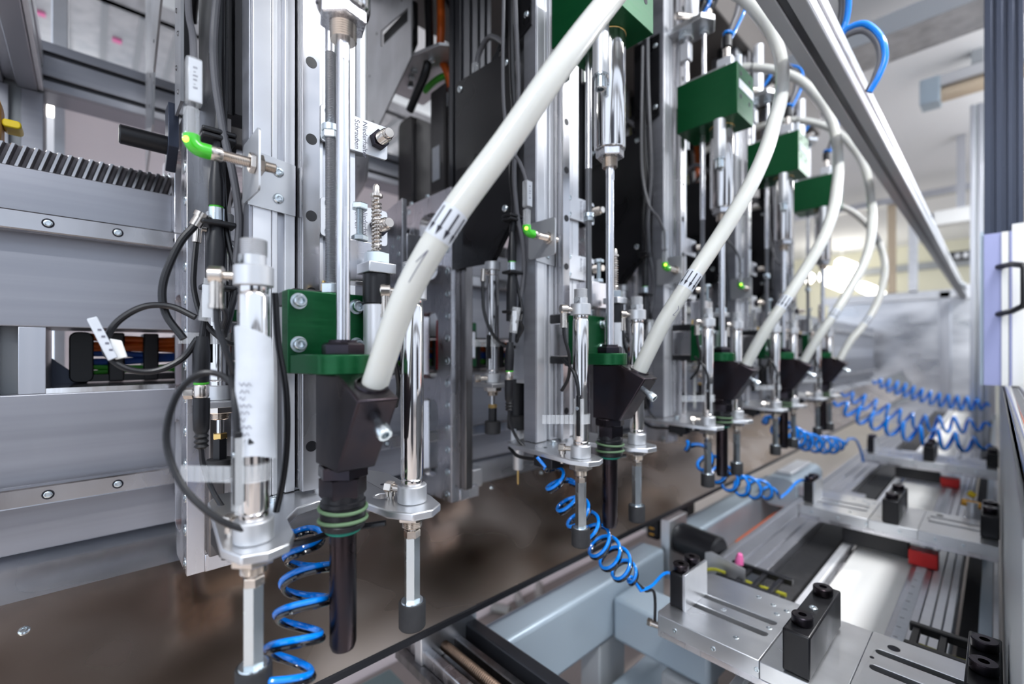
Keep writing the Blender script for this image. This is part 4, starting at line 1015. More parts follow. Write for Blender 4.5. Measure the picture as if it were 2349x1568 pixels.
def make_hose(i, path):
    path = [(x, y + i * PITCH, z) for x, y, z in path]
    h = thing('feed_hose', ('thick milky white feed hose marked 1, crossing the picture in front of the nearest station', 'milky white feed hose marked 2, arching high from the second feed head',
              'milky white feed hose arching from the third feed head', 'milky white feed hose arching from the fourth feed head', 'milky white feed hose arching lowest from the farthest feed head')[i], 'hose', path[0], 'milky feed hoses')
    c = spline(path, 10)
    part('tube', M().tube(c, 0.0133, 24), 'feed_hose', h)
    # paper band with printed arrows
    k0 = min(range(len(c)), key=lambda k: abs(c[k].z - 0.105))
    k1 = min(range(len(c)), key=lambda k: abs(c[k].z - 0.131))
    def sub(a, b, n):
        out = []
        for q in range(n + 1):
            f = a + (b - a) * q / n
            i0 = int(f)
            fr = f - i0
            out.append(c[i0].lerp(c[min(i0 + 1, len(c) - 1)], fr))
        return out
    bnd = sub(k0, k1 + 0.5, 6)
    part('band', M().tube(bnd, 0.01355, 24), 'paper', h)
    ax = (bnd[-1] - bnd[0]).normalized()
    mid = (bnd[0] + bnd[-1]) / 2
    L = (bnd[-1] - bnd[0]).length
    side = ax.cross(Vector((0.7302, -0.6833, 0))).normalized()
    front = side.cross(ax).normalized()
    if front.dot(Vector((0.7, -0.7, 0))) < 0: front = -front
    def ctr(hh):
        f = max(0.0, min(0.9999, hh / L + 0.5)) * (len(bnd) - 1)
        i0 = int(f)
        return bnd[i0].lerp(bnd[i0 + 1], f - i0)
    def patch(a0, a1, h0, h1, rr=0.01385, taper=1.0):
        vs = []
        for hh, w in ((h0, 1.0), (h1, taper)):
            am = (a0 + a1) / 2
            for a in (am + (a0 - am) * w, am, am + (a1 - am) * w):
                vs.append(ctr(hh) + (front * math.cos(a) + side * math.sin(a)) * rr)
        return M().add(vs, [(0, 1, 4, 3), (1, 2, 5, 4)])
    for a in (-1.25, -0.63, -0.02, 0.60, 1.22):
        m = patch(a - 0.075, a + 0.075, L * 0.42, -L * 0.25)
        m2 = patch(a - 0.19, a + 0.19, -L * 0.16, -L * 0.45, taper=0.05)
        m.add(m2.v, m2.f)
        part('arrow', m, 'ink', h)
    if i < 2:
        m = M()
        strokes = [[(-0.2, -0.045), (0.12, -0.030), (0.02, -0.065)]] if i == 0 else [[(0.25, -0.048), (0.55, -0.052), (0.45, -0.060), (0.28, -0.066), (0.62, -0.064)]]
        for s_ in strokes:
            for (a0, h0), (a1, h1) in zip(s_, s_[1:]):
                n_ = 5
                pts = []
                for q in range(n_ + 1):
                    f = q / n_
                    hh = h0 + (h1 - h0) * f
                    ctr = mid + ax * hh
                    j = min(range(len(c)), key=lambda k: (c[k] - ctr).length)
                    best = None
                    for jj in (j - 1, j):
                        if 0 <= jj < len(c) - 1:
                            d = c[jj + 1] - c[jj]
                            tt = max(0, min(1, (ctr - c[jj]).dot(d) / d.length_squared))
                            pq = c[jj] + d * tt
                            if best is None or (pq - ctr).length < best[0]: best = ((pq - ctr).length, pq)
                    a = a0 + (a1 - a0) * f
                    pts.append(best[1] + (front * math.cos(a) + side * math.sin(a)) * 0.0133)
                m.tube(pts, 0.00055, 6)
        part('pen_mark', m, 'faint_ink', h, label='handwritten number on the hose')
    if i >= 1:
        k = len(c) - 28
        d = (c[k + 1] - c[k]).normalized()
        part('cable_tie', M().ring(c[k], d, 0.0142, 0.0016), 'black_plastic', h)
    return h

# ------------------------------------------------------------------ copy the station along the row
ONLY_NEAR = set()
for i in range(1, 5):
    for root, label, group in STATION:
        if i == 4 and root.name.startswith(('servo_motor', 'gusset_plate', 'cable_shelf', 'gear_bracket')):
            pass
        c = copy_tree(root)
        c.location = root.location + Vector((0, PITCH * i, 0))
        c['label'] = label.format(s=NAMES[i])
for i in range(5):
    make_hose(i, HOSE if i < 4 else HOSE5)
# the nearest left cylinder carries no clear strap teeth in reach of its paper note: the note itself
X, Y = -0.4815, 0.1150
m = M()
vs, n_ = [], 14
for j in range(9):
    z = 0.018 - 0.118 * j / 8
    for k in range(n_):
        a = R(-150 + 215 * k / (n_ - 1))
        r_ = 0.0156 + 0.0030 * max(0, (k - 9)) / 4 * (j / 8) + 0.0006 * math.sin(k * 0.9 + j)
        vs.append((X + r_ * math.cos(a), Y + r_ * math.sin(a), z + (0.006 * math.sin(k / 3.0) if j == 0 else 0) - (0.004 * math.cos(k / 2.4) if j == 8 else 0)))
m.add(vs, [(j * n_ + k, j * n_ + k + 1, (j + 1) * n_ + k + 1, (j + 1) * n_ + k) for j in range(8) for k in range(n_ - 1)])
note = single('paper_note', m, 'paper', 'handwritten white paper note wrapped round the nearest left cylinder', 'note')
m = M()
for q in range(9):
    z = -0.030 - q * 0.0065
    pts = [(X + 0.0163 * math.cos(R(a)), Y + 0.0163 * math.sin(R(a)), z + 0.0018 * math.sin(a * 0.4 + q * 2.1)) for a in range(-58, -16 - (q % 3) * 9, 4)]
    m.tube(pts, 0.00025, 5)
part('handwriting', m, 'faint_ink', note)

# ================================================================== LOOSE CABLES AT THE NEAREST STATION
t = thing('loop_cable', 'black cable loop with white marker tag left of the nearest column', 'cable', (-0.66, 0.03, 0.0))
part('cable', M().tube(spline([(-0.640, 0.092, 0.040), (-0.650, 0.070, 0.052), (-0.655, 0.045, 0.050), (-0.660, 0.022, 0.030), (-0.660, 0.014, 0.002), (-0.655, 0.030, -0.018), (-0.650, 0.055, -0.022), (-0.645, 0.080, -0.008), (-0.640, 0.094, 0.015)], 7), 0.0036, 10), 'cable_black', t)
m1 = part('marker_tag', M().prism([(-0.001, 0.034), (0.007, 0.037), (0.024, -0.006), (0.016, -0.010)], 'yz', -0.655, -0.646), 'paper', t, 0.001)
part('marker_tail', M().prism([(0.017, 0.014), (0.027, 0.012), (0.032, -0.006), (0.022, -0.009)], 'yz', -0.656, -0.650), 'lamp_white', t, 0.001)
for k in range(4):
    part('print_mark', M().box(-0.6462, -0.6455, 0.0075 + 0.003 * k, 0.0105 + 0.003 * k, 0.022 - 0.007 * k, 0.024 - 0.007 * k), 'faint_ink', m1)
t = thing('bow_cable', 'black cable bowing out left of the nearest column in front of the side plate', 'cable', (-0.66, 0.07, 0.02))
part('cable', M().tube(spline([(-0.650, 0.093, 0.150), (-0.655, 0.078, 0.125), (-0.660, 0.064, 0.080), (-0.660, 0.066, 0.045), (-0.650, 0.082, 0.015)], 7), 0.0042, 10), 'cable_black', t)
part('end_fitting', M().cyl((-0.650, 0.093, 0.149), (-0.648, 0.098, 0.160), 0.0065, 16).cyl((-0.648, 0.098, 0.160), (-0.647, 0.100, 0.165), 0.0078, 16), 'nickel', t)
t = thing('front_loop_cable', 'large dark cable loop hanging in front of the nearest left cylinder foot', 'cable', (-0.50, 0.07, -0.17))
part('cable', M().tube(spline([(-0.470, 0.108, -0.165), (-0.480, 0.085, -0.150), (-0.500, 0.062, -0.120), (-0.515, 0.052, -0.080), (-0.515, 0.060, -0.040), (-0.505, 0.078, -0.020), (-0.495, 0.098, -0.028), (-0.478, 0.107, -0.060), (-0.468, 0.110, -0.085)], 7), 0.0030, 10), 'cable_black', t)
t = thing('side_cable', 'thin dark cable bowing down right of the nearest paper note', 'cable', (-0.51, 0.145, -0.16))
part('cable', M().tube(spline([(-0.505, 0.140, 0.060), (-0.505, 0.143, 0.010), (-0.500, 0.149, -0.040), (-0.500, 0.150, -0.090), (-0.502, 0.147, -0.130), (-0.508, 0.142, -0.165)], 7), 0.0033, 10), 'cable_black', t)
t = thing('black_pin', 'black round handle pointing left above the beam beside the nearest side plate', 'handle', (-0.92, 0.06, 0.28))
part('grip', M().cyl((-0.93, 0.035, 0.338), (-0.93, 0.100, 0.338), 0.0145, 20, ch=0.002), 'black_plastic', t)
part('holder', M().prism([(-0.945, 0.300), (-0.945, 0.400), (-0.905, 0.400), (-0.905, 0.330)], 'xz', 0.094, 0.108), 'navy_profile', t, 0.001)
t = thing('perforated_strip', 'tall grey strip with rivets at the left of the nearest station', 'strip', (-0.83, 0.09, 0.378))
part('strip', M().box(-0.90, -0.84, 0.102, 0.106, 0.378, 1.05), 'galvanised', t)
part('dark_edge', M().box(-0.842, -0.836, 0.106, 0.114, 0.378, 1.05), 'black_plastic', t)
for k in range(9):
    part('rivet', pan_screw((-0.862 - 0.018 * (k % 2), 0.102, 0.40 + 0.045 * k), (0, -1, 0), 0.004, 0.002), 'dark_rail', t)
# ================================================================== SPIRAL AIR HOSES (blue tube with black twin)
def coil(label, path, turns, Rr, r, lead_in=(), lead_out=(), twin=True, lead_out2=None):
    """helix of radius Rr round the given path"""
    c = spline(path, 24)
    n = len(c)
    L = [0.0]
    for a, b in zip(c, c[1:]): L.append(L[-1] + (b - a).length)
    T = thing('spiral_hose', label, 'spiral hose', c[0], 'blue spiral hoses')
    def make(off, ph):
        pts = [Vector(p) + Vector(off) for p in lead_in]
        N = int(turns * 26)
        for k in range(N + 1):
            s_ = L[-1] * k / N
            j = max(i for i in range(n) if L[i] <= s_ + 1e-9)
            j = min(j, n - 2)
            f = (s_ - L[j]) / max(1e-9, L[j + 1] - L[j])
            p = c[j].lerp(c[j + 1], f)
            tg = (c[j + 1] - c[j]).normalized()
            up = Vector((0, 0, 1)) if abs(tg.z) < 0.85 else Vector((1, 0, 0))
            a = tg.cross(up).normalized()
            b = tg.cross(a)
            an = ph + 2 * math.pi * turns * k / N
            rr = Rr * min(1, 0.35 + 4.0 * k / N, 0.35 + 4.0 * (N - k) / N)
            pts.append(p + a * (rr * math.cos(an)) + b * (rr * math.sin(an)) + Vector(off))
        return pts
    pb = make((0, 0, 0), 0.0) + [Vector(p) for p in lead_out]
    part('blue_tube', M().tube(pb, r, 10), 'hose_blue', T)
    if twin:
        c0 = (c[1] - c[0]).normalized() * (r * 1.9)
        pk = make(c0, 0.0) + [Vector(p) for p in (lead_out2 if lead_out2 is not None else lead_out)]
        part('black_tube', M().tube(pk, r * 0.95, 10), 'hose_black', T)
    return T
coil('blue spiral hose hanging under the nearest yoke plate', [(-0.545, 0.176, -0.200), (-0.540, 0.184, -0.225), (-0.515, 0.172, -0.262), (-0.495, 0.155, -0.300), (-0.480, 0.135, -0.335), (-0.465, 0.11, -0.37)], 6.5, 0.0245, 0.0031)
coil('blue spiral hose from the second yoke plate down to the nearest clamp plate', [(-0.545, 0.600, -0.200), (-0.535, 0.622, -0.245), (-0.520, 0.655, -0.300), (-0.505, 0.69, -0.350), (-0.492, 0.735, -0.400), (-0.480, 0.775, -0.440)], 8.5, 0.027, 0.0031,
     lead_in=[(-0.56, 0.585, -0.188), (-0.555, 0.588, -0.194)],
     lead_out=spline([(-0.475, 0.79, -0.468), (-0.465, 0.815, -0.462), (-0.455, 0.835, -0.445), (-0.445, 0.845, -0.440), (-0.432, 0.848, -0.447)], 5),
     lead_out2=spline([(-0.470, 0.80, -0.470), (-0.462, 0.812, -0.470), (-0.459, 0.815, -0.49), (-0.457, 0.81, -0.53)], 5))
coil('blue spiral hose from the third yoke plate to the second clamp plate', [(-0.520, 1.06, -0.215), (-0.505, 1.13, -0.265), (-0.50, 1.22, -0.32), (-0.50, 1.33, -0.37), (-0.490, 1.46, -0.41), (-0.480, 1.58, -0.445)], 7.0, 0.028, 0.0040,
     lead_out=spline([(-0.475, 1.62, -0.47), (-0.468, 1.67, -0.46), (-0.455, 1.73, -0.435), (-0.445, 1.77, -0.435), (-0.43, 1.79, -0.45)], 5))
coil('blue spiral hose from the fourth yoke plate to the third clamp plate', [(-0.52, 1.60, -0.21), (-0.50, 1.75, -0.27), (-0.50, 1.95, -0.33), (-0.48, 2.2, -0.38), (-0.47, 2.45, -0.41)], 9, 0.032, 0.0055,
     lead_out=spline([(-0.465, 2.55, -0.40), (-0.455, 2.66, -0.42), (-0.45, 2.76, -0.50), (-0.45, 2.79, -0.54)], 5))
coil('lowest long blue spiral hose stretched across the far table', [(-0.62, 3.05, -0.275), (-0.50, 3.05, -0.345), (-0.31, 3.02, -0.405), (-0.15, 3.02, -0.43), (-0.02, 3.0, -0.425)], 9.5, 0.043, 0.0085, twin=False)
coil('middle long blue spiral hose stretched across the far table', [(-0.66, 3.45, -0.255), (-0.50, 3.45, -0.33), (-0.30, 3.45, -0.40), (-0.02, 3.45, -0.39)], 11, 0.042, 0.0075, twin=False)
coil('uppermost long blue spiral hose stretched across the far table', [(-0.60, 4.1, -0.205), (-0.45, 4.1, -0.26), (-0.25, 4.1, -0.32), (-0.03, 4.1, -0.34)], 13, 0.044, 0.0075, twin=False)

# ================================================================== TABLE BELOW
def clamp_plate(which, y0, dep):
    yb = y0 + dep
    t = thing('clamp_plate', 'machined aluminium clamp plate across the table, {} from the viewer'.format(which), 'clamp plate', (-0.2, y0 + dep / 2, -0.54), 'clamp plates')
    slot = lambda x0, x1, y: rrect(x0, x1, y - 0.0085, y + 0.0085, 0.008, 4)
    part('left_plate', M().prism([(-0.444, y0 + 0.012), (-0.436, y0), (-0.262, y0), (-0.262, yb), (-0.436, yb), (-0.444, yb - 0.012)], 'xy', -0.528, -0.498,
                                 [slot(-0.425, -0.275, y0 + 0.083), slot(-0.425, -0.275, y0 + 0.130)]), 'plate_alu', t, 0.0012)
    part('middle_plate', M().box(-0.2615, -0.151, y0 + 0.002, yb, -0.528, -0.500), 'plate_alu', t, 0.0012)
    part('right_plate', M().prism([(-0.1505, y0), (0.004, y0), (0.004, yb), (-0.1505, yb)], 'xy', -0.528, -0.499,
                                  [slot(-0.138, -0.01, y0 + 0.118), slot(-0.138, -0.01, y0 + 0.172)]), 'plate_alu', t, 0.0012)
    part('slot_dark_bed', M().box(-0.43, -0.27, y0 + 0.06, y0 + 0.15, -0.536, -0.5285), 'dark_rail', t)  # dark sheets added under the slots to make them look shaded
    part('slot_dark_bed', M().box(-0.142, -0.004, y0 + 0.10, y0 + 0.19, -0.536, -0.5285), 'dark_rail', t)
    part('front_rail', M().box(-0.440, 0.004, y0 + 0.0015, y0 + 0.02, -0.540, -0.528), 'milled_alu', t, 0.001)
    part('end_plate', M().box(-0.4475, -0.4442, y0 + 0.015, yb - 0.015, -0.545, -0.502), 'galvanised', t, 0.0008)
    for x in (-0.405, -0.335, -0.265, -0.19, -0.115, -0.06):
        part('screw', socket_bolt((x, y0, -0.514), (0, -1, 0), 0.0040, 0.0012, False), 'zinc', t)
    for x, y in ((-0.31, y0 + 0.035), (-0.36, y0 + 0.107), (-0.28, y0 + 0.107), (-0.275, y0 + 0.19), (-0.30, y0 + 0.195), (-0.33, y0 + 0.205), (-0.285, y0 + 0.165)):
        part('dowel', pan_screw((x, y, -0.498), (0, 0, 1), 0.005, 0.0012), 'zinc', t)
    part('hole', M().cyl((-0.118, y0 + 0.20, -0.4995), (-0.118, y0 + 0.20, -0.4985), 0.0085, 18), 'ink', t)
    part('hole', M().cyl((-0.139, y0 + 0.145, -0.4995), (-0.139, y0 + 0.145, -0.4985), 0.003, 12), 'ink', t)
    return t
def jaw(lab, x0, x1, y0, y1, ztop, knobs, liner, grp):
    t = thing('clamp_jaw', lab, 'clamp jaw', ((x0 + x1) / 2, (y0 + y1) / 2, -0.498), grp)
    part('block', M().box(x0, x1, y0, y1, -0.498, ztop), 'black_panel', t, 0.003)
    if liner:
        part('liner', M().box(x1, x1 + 0.006, y0 - 0.002, y1 + 0.004, -0.498, ztop + 0.004), 'plate_alu', t, 0.0008)
    for (x, y) in knobs:
        k = part('knob', M().lathe([(0, 0.001), (0.0145, 0.001), (0.0152, 0.003), (0.0152, 0.013), (0.0142, 0.0145), (0.0060, 0.0145), (0.0060, 0.0075), (0, 0.0070)], (x, y, ztop), (0, 0, 1), 26), 'black_oxide', t)
        part('socket', M().hexa((x, y, ztop + 0.0072), (x, y, ztop + 0.0082), 0.0058), 'ink', k)
    if len(knobs) == 2 and not liner:
        part('set_screw', pan_screw((knobs[0][0], (knobs[0][1] + knobs[1][1]) / 2, ztop), (0, 0, 1), 0.007, 0.003), 'zinc', t)
    return t
PL = ((0.790, 'first'), (1.695, 'second'), (2.780, 'third'))
for y0, w in PL:
    clamp_plate(w, y0, 0.235)
    jaw('black clamp jaw with alu liner at the left end of the {} clamp plate'.format(w), -0.4395, -0.412, y0 + 0.045, y0 + 0.135, -0.432, [(-0.426, y0 + 0.066), (-0.426, y0 + 0.112)], True, 'left clamp jaws')
    jaw('long black clamp jaw with two knobs in the middle of the {} clamp plate'.format(w), -0.230, -0.192, y0 + 0.005, y0 + 0.205, -0.432, [(-0.211, y0 + 0.040), (-0.211, y0 + 0.165)], False, 'middle clamp jaws')
    jaw('black clamp jaw with knobs at the right end of the {} clamp plate'.format(w), -0.030, 0.006, y0 + 0.06, y0 + 0.23, -0.440, [(-0.012, y0 + 0.11), (-0.012, y0 + 0.18)], False, 'right clamp jaws')
t = thing('hose_fitting', 'small steel screw fittings at the left end of the first clamp plate', 'fitting', (-0.455, 0.81, -0.555))
part('fitting', M().cyl((-0.448, 0.81, -0.532), (-0.462, 0.808, -0.532), 0.006, 14).hexa((-0.462, 0.808, -0.532), (-0.470, 0.807, -0.532), 0.008, 0.1, 0.001), 'nickel', t)
part('fitting', M().cyl((-0.448, 0.822, -0.540), (-0.459, 0.82, -0.540), 0.005, 14).hexa((-0.459, 0.82, -0.540), (-0.466, 0.819, -0.540), 0.0065, 0.1, 0.001), 'nickel', t)

# long table profiles running under the clamp plates
TZ = -0.60
t = thing('table_profile', 'silver grooved table profile running into the distance left of the cable chain', 'profile', (-0.49, 3.5, -0.66))
part('core', M().box(-0.56, -0.43, 1.34, 6.5, -0.66, -0.606), 'profile_alu', t)
for a, b_ in ((-0.560, -0.545), (-0.538, -0.500), (-0.492, -0.462), (-0.455, -0.430)):
    part('strip', M().box(a, b_, 1.34, 6.5, -0.607, -0.600), 'profile_alu', t, 0.001)
single('drive_belt', M().box(-0.425, -0.352, 1.05, 6.5, -0.64, -0.625), 'black_rubber', 'flat black belt lying between silver profile and bright guide rail', 'belt')
t = thing('table_rail', 'bright narrow guide rail on the table left of the white plate', 'rail', (-0.31, 3.5, -0.64))
part('bar', M().box(-0.335, -0.300, 0.3, 6.5, -0.64, -0.612), 'rail_steel', t, 0.002)
part('top_strip', M().box(-0.330, -0.312, 0.3, 6.5, -0.612, -0.598), 'white_alu', t, 0.002)
single('table_plate', M().box(-0.300, -0.165, 0.3, 6.5, -0.64, -0.618), 'lamp_white', 'wide pale table plate between the guide rail and the measuring tape', 'plate')
t = thing('measuring_tape', 'white measuring tape strip with tick marks along the table', 'measuring tape', (-0.142, 3.5, -0.61))
part('carrier', M().box(-0.165, -0.120, 0.3, 6.5, -0.635, -0.606), 'profile_alu', t, 0.001)
part('tape', M().box(-0.153, -0.133, 0.9, 6.4, -0.606, -0.6045), 'paper', t)
for k in range(60):
    y = 0.95 + 0.05 * k
    part('tick', M().box(-0.151, -0.143, y, y + 0.0022, -0.6045, -0.6041), 'faint_ink', t)
t = thing('table_profile', 'white ridged table profile right of the measuring tape', 'profile', (-0.10, 3.5, -0.66))
for a, b_ in ((-0.118, -0.100), (-0.098, -0.082), (-0.080, -0.066)):
    part('strip', M().box(a, b_, 0.3, 6.5, -0.66, -0.604), 'white_alu', t, 0.0015)
single('dark_channel', M().box(-0.062, -0.030, 0.3, 6.5, -0.70, -0.68), 'black_rubber', 'dark channel between the white table profile and the pale side plate', 'channel')
t = thing('table_profile', 'pale blue grey side profile at the right end of the clamp plates', 'profile', (-0.01, 3.5, -0.66))
part('plate', M().box(-0.028, -0.006, 0.3, 6.5, -0.66, -0.62), 'bluegrey_paint', t, 0.001)
part('edge', M().box(-0.005, 0.004, 0.3, 6.5, -0.66, -0.612), 'white_alu', t, 0.001)
for k, (y0, w) in enumerate(PL[:2]):
    yy = PL[k + 1][0] + 0.01
    t = thing('slide_stop', 'red slide stop on the measuring tape under the {} clamp plate'.format(PL[k + 1][1]), 'stop', (-0.14, yy, -0.604), 'red slide stops')
    part('body', M().box(-0.172, -0.110, yy, yy + 0.05, -0.6035, -0.562), 'red_plastic', t, 0.003)
    part('bridge', M().box(-0.33, -0.173, yy + 0.02, yy + 0.06, -0.597, -0.545), 'black_plastic', t, 0.002)
# cable chain on the table
def chain(lab, x0, x1, y0, z0, z1, n, w):
    t = thing('cable_chain', lab, 'cable chain', ((x0 + x1) / 2, y0, z0), 'table cable chains')
    for zz in (z0, z1 - 0.016):
        for yy in (y0, y0 + w - 0.014):
            part('side_band', M().box(x0, x1, yy, yy + 0.014, zz, zz + 0.016), 'black_plastic', t, 0.002)
    for k in range(n):
        a = x0 + (x1 - x0) * (k + 0.15) / n
        part('bar', M().box(a, a + (x1 - x0) / n * 0.40, y0 + 0.002, y0 + 0.014, z0 + 0.010, z1 - 0.010), 'black_plastic', t, 0.002)
        part('cross_bar', M().box(a, a + 0.012, y0, y0 + w, z1 - 0.014, z1 - 0.004), 'black_plastic', t, 0.002)
    for k, mm in enumerate(('cable_yellow', 'cable_grey', 'cable_grey')):
        z = z1 - 0.026 - 0.012 * k
        part('cable', M().tube([(x0 + 0.004, y0 + w * 0.6, z), ((x0 + x1) / 2, y0 + w * 0.62, z - 0.003), (x1 - 0.004, y0 + w * 0.6, z)], 0.0052, 8), mm, t)
    return t
chain('black cable chain with yellow and grey cables behind the first clamp plate', -0.49, -0.345, 1.165, -0.66, -0.565, 4, 0.12)
chain('black cable chain at the right under the first clamp plate', -0.118, -0.004, 1.10, -0.600, -0.535, 3, 0.10)
t = thing('spindle_motor', 'black round spindle motor lying across behind the first clamp plate', 'motor', (-0.60, 1.36, -0.66))
part('body', M().cyl((-0.705, 1.40, -0.600), (-0.565, 1.38, -0.605), 0.048, 28, ch=0.006), 'black_plastic', t)
part('bracket', M().box(-0.735, -0.705, 1.34, 1.46, -0.72, -0.535), 'plate_alu', t, 0.002)
part('end_plug', M().box(-0.80, -0.755, 1.36, 1.43, -0.62, -0.555), 'black_plastic', t, 0.008)
part('plug_mark', M().box(-0.786, -0.770, 1.3585, 1.360, -0.585, -0.580).box(-0.786, -0.770, 1.3585, 1.360, -0.605, -0.600), 'amber_plastic', t)
t = thing('sensor_plate', 'grey angled sensor plate with pink cap beside the spindle motor', 'bracket', (-0.48, 1.22, -0.64))
part('plate', M().prism([(-0.53, -0.64), (-0.53, -0.535), (-0.515, -0.528), (-0.43, -0.545), (-0.43, -0.58), (-0.47, -0.585), (-0.47, -0.64)], 'xz', 1.20, 1.204), 'galvanised', t)
part('pink_cap', M().lathe([(0, 0.03), (0.006, 0.026), (0.0095, 0.014), (0.0105, 0.0), (0, -0.002)], (-0.455, 1.23, -0.548), (0.1, 0, 1), 18), 'pink_plastic', t)
part('cable', M().tube(spline([(-0.535, 1.17, -0.60), (-0.525, 1.175, -0.575), (-0.50, 1.18, -0.562), (-0.47, 1.18, -0.56)], 6), 0.004, 8), 'cable_yellow', t)
for k in range(3):
    part('cable', M().tube(spline([(-0.54, 1.17, -0.615 - 0.01 * k), (-0.515, 1.175, -0.595 - 0.01 * k), (-0.485, 1.18, -0.595 - 0.01 * k), (-0.45, 1.18, -0.61 - 0.01 * k)], 6), 0.004, 8), 'cable_grey', t)
# blue grey painted frame tubes
t = thing('frame_tube', 'blue grey painted steel tube running along below the drip sheet', 'frame tube', (-0.75, 2.0, -0.80))
part('tube', M().box(-0.80, -0.714, 0.628, 1.33, -0.78, -0.62), 'bluegrey_paint', t, 0.012)
part('foot', M().box(-0.79, -0.725, 1.00, 1.12, -1.30, -0.78), 'grey_paint', t, 0.004)
t = thing('frame_tube', 'blue grey painted steel tube behind the spindle motor', 'frame tube', (-0.75, 2.0, -0.80))
part('tube', M().box(-0.80, -0.705, 1.50, 2.5, -0.76, -0.62), 'bluegrey_paint', t, 0.012)
t = thing('frame_tube', 'blue grey painted cross tube below the first clamp plate', 'frame tube', (-0.60, 1.1, -0.80))
part('tube', M().box(-0.712, -0.45, 1.04, 1.16, -0.78, -0.665), 'bluegrey_paint', t, 0.010)
part('leg', M().box(-0.56, -0.46, 1.02, 1.12, -1.30, -0.78), 'grey_paint', t, 0.006)
t = thing('frame_tube', 'lower grey frame rail near the floor under the drip sheet', 'frame tube', (-0.62, 1.4, -1.0))
part('tube', M().box(-0.70, -0.60, 0.70, 3.2, -1.02, -0.88), 'bluegrey_paint', t, 0.008)
t = thing('work_bench', 'teal grey painted box beam at the bottom edge left of the cross axis', 'box beam', (-0.85, 0.5, -0.98))
part('tube', M().box(-1.05, -0.60, 0.44, 0.56, -0.98, -0.80), 'teal_box', t, 0.006)
# cross axis with leadscrew under the drip sheet
t = thing('cross_axis', 'dark cross axis with two rails and a brown leadscrew leading under the drip sheet', 'linear axis', (-0.65, 0.55, -0.64))
part('bed', M().box(-0.86, -0.30, 0.470, 0.625, -0.640, -0.622), 'dark_rail', t)
part('rail', M().box(-0.86, -0.30, 0.486, 0.506, -0.622, -0.594), 'rail_steel', t, 0.004)
part('rail', M().box(-0.86, -0.30, 0.590, 0.618, -0.622, -0.580), 'black_profile', t, 0.004)
part('cover', M().box(-0.86, -0.30, 0.560, 0.577, -0.622, -0.598), 'dark_rail', t, 0.003)
part('leadscrew', threaded((-0.86, 0.534, -0.602), (-0.30, 0.534, -0.602), 0.0105, 0.005, 16, 0.0018), 'screw_brown', t)
part('bearing', M().box(-0.80, -0.775, 0.480, 0.620, -0.622, -0.560), 'plate_alu', t, 0.002)
for k, (a, b) in enumerate((((-1.7706, 1.4662), (-1.6408, 1.5216)), ((-1.7450, 1.6600), (-1.6460, 1.6010)), ((-1.7140, 1.8060), (-1.6210, 1.7080)))):
    single('floor_hose_end', M().cyl((a[0], a[1], -1.278), (b[0], b[1], -1.278), 0.022, 14), 'feed_hose', 'cream hose end lying {} on the floor beyond the drip sheet edge'.format(('leftmost', 'in the middle', 'rightmost')[k]), 'hose end', 'cream hose ends on the floor')
t = thing('tray_box', 'cream card lying under the far edge of the drip sheet', 'card', (-0.86, 1.62, -0.70))
part('card', M().box(-0.90, -0.80, 1.50, 1.70, -0.66, -0.65), 'lamp_white', t)
single('storage_box', M().box(-0.66, -0.60, 1.75, 2.3, -0.85, -0.70), 'cable_orange', 'dark orange box below the tube behind the spindle motor', 'box')
t = thing('quick_clamp', 'toggle clamp with two yellow handles near the right end of the second clamp plate', 'toggle clamp', (-0.05, 1.98, -0.60))
part('base', M().box(-0.11, -0.02, 1.95, 2.05, -0.62, -0.585), 'zinc', t, 0.004)
part('arm', M().cyl((-0.10, 1.97, -0.56), (-0.04, 2.0, -0.50), 0.012, 14), 'zinc', t)
part('handle', M().cyl((-0.075, 1.98, -0.465), (-0.03, 1.98, -0.470), 0.011, 16, ch=0.003), 'amber_plastic', t)
part('handle', M().cyl((-0.060, 1.99, -0.435), (-0.045, 1.99, -0.445), 0.009, 16, ch=0.003), 'yellow_plastic', t)
part('post', M().cyl((-0.05, 1.98, -0.585), (-0.05, 1.98, -0.46), 0.016, 16), 'white_alu', t)
t = thing('linear_slide', 'pale motorised slide with rounded housing between second and third clamp plates', 'linear slide', (-0.62, 2.3, -0.66))
part('housing', M().prism(rrect(-0.70, -0.565, -0.66, -0.535, 0.04), 'xz', 2.15, 2.55), 'bluegrey_paint', t, 0.004)
part('lid', M().box(-0.66, -0.60, 2.2, 2.5, -0.535, -0.52), 'white_alu', t, 0.004)
part('rail', M().box(-0.565, -0.35, 2.16, 2.23, -0.598, -0.56), 'profile_alu', t, 0.002)

# ================================================================== RIGHT SIDE OF THE ENCLOSURE
t = thing('sill_panel', 'plain grey enclosure panel filling the lower right edge', 'panel', (0.10, 3.0, -1.3))
part('panel', M().box(0.012, 0.030, 0.45, 7.2, -1.30, -0.105), 'sill_grey', t, 0.002)
part('slot', M().box(0.0115, 0.0125, 2.2, 6.5, -0.30, -0.292), 'dark_rail', t)
t = thing('door_sill', 'shiny double track door sill along the right enclosure side', 'door sill', (0.06, 3.5, -0.105))
part('base', M().box(0.012, 0.110, 0.45, 6.9, -0.125, -0.105), 'profile_alu', t, 0.002)
for x in (0.018, 0.046, 0.075):
    part('track', M().cyl((x + 0.004, 0.45, -0.100), (x + 0.004, 6.9, -0.100), 0.0065, 14), 'chrome', t)
part('groove', M().box(0.029, 0.041, 0.45, 6.9, -0.105, -0.1035), 'black_profile', t)
part('groove', M().box(0.057, 0.070, 0.45, 6.9, -0.105, -0.1035), 'black_profile', t)
t = thing('door_post', 'dark navy slotted door post at the right edge', 'door post', (0.015, 2.0, -0.10))
part('core', M().box(-0.022, 0.050, 1.98, 2.06, -0.10, 2.0), 'navy_profile', t)
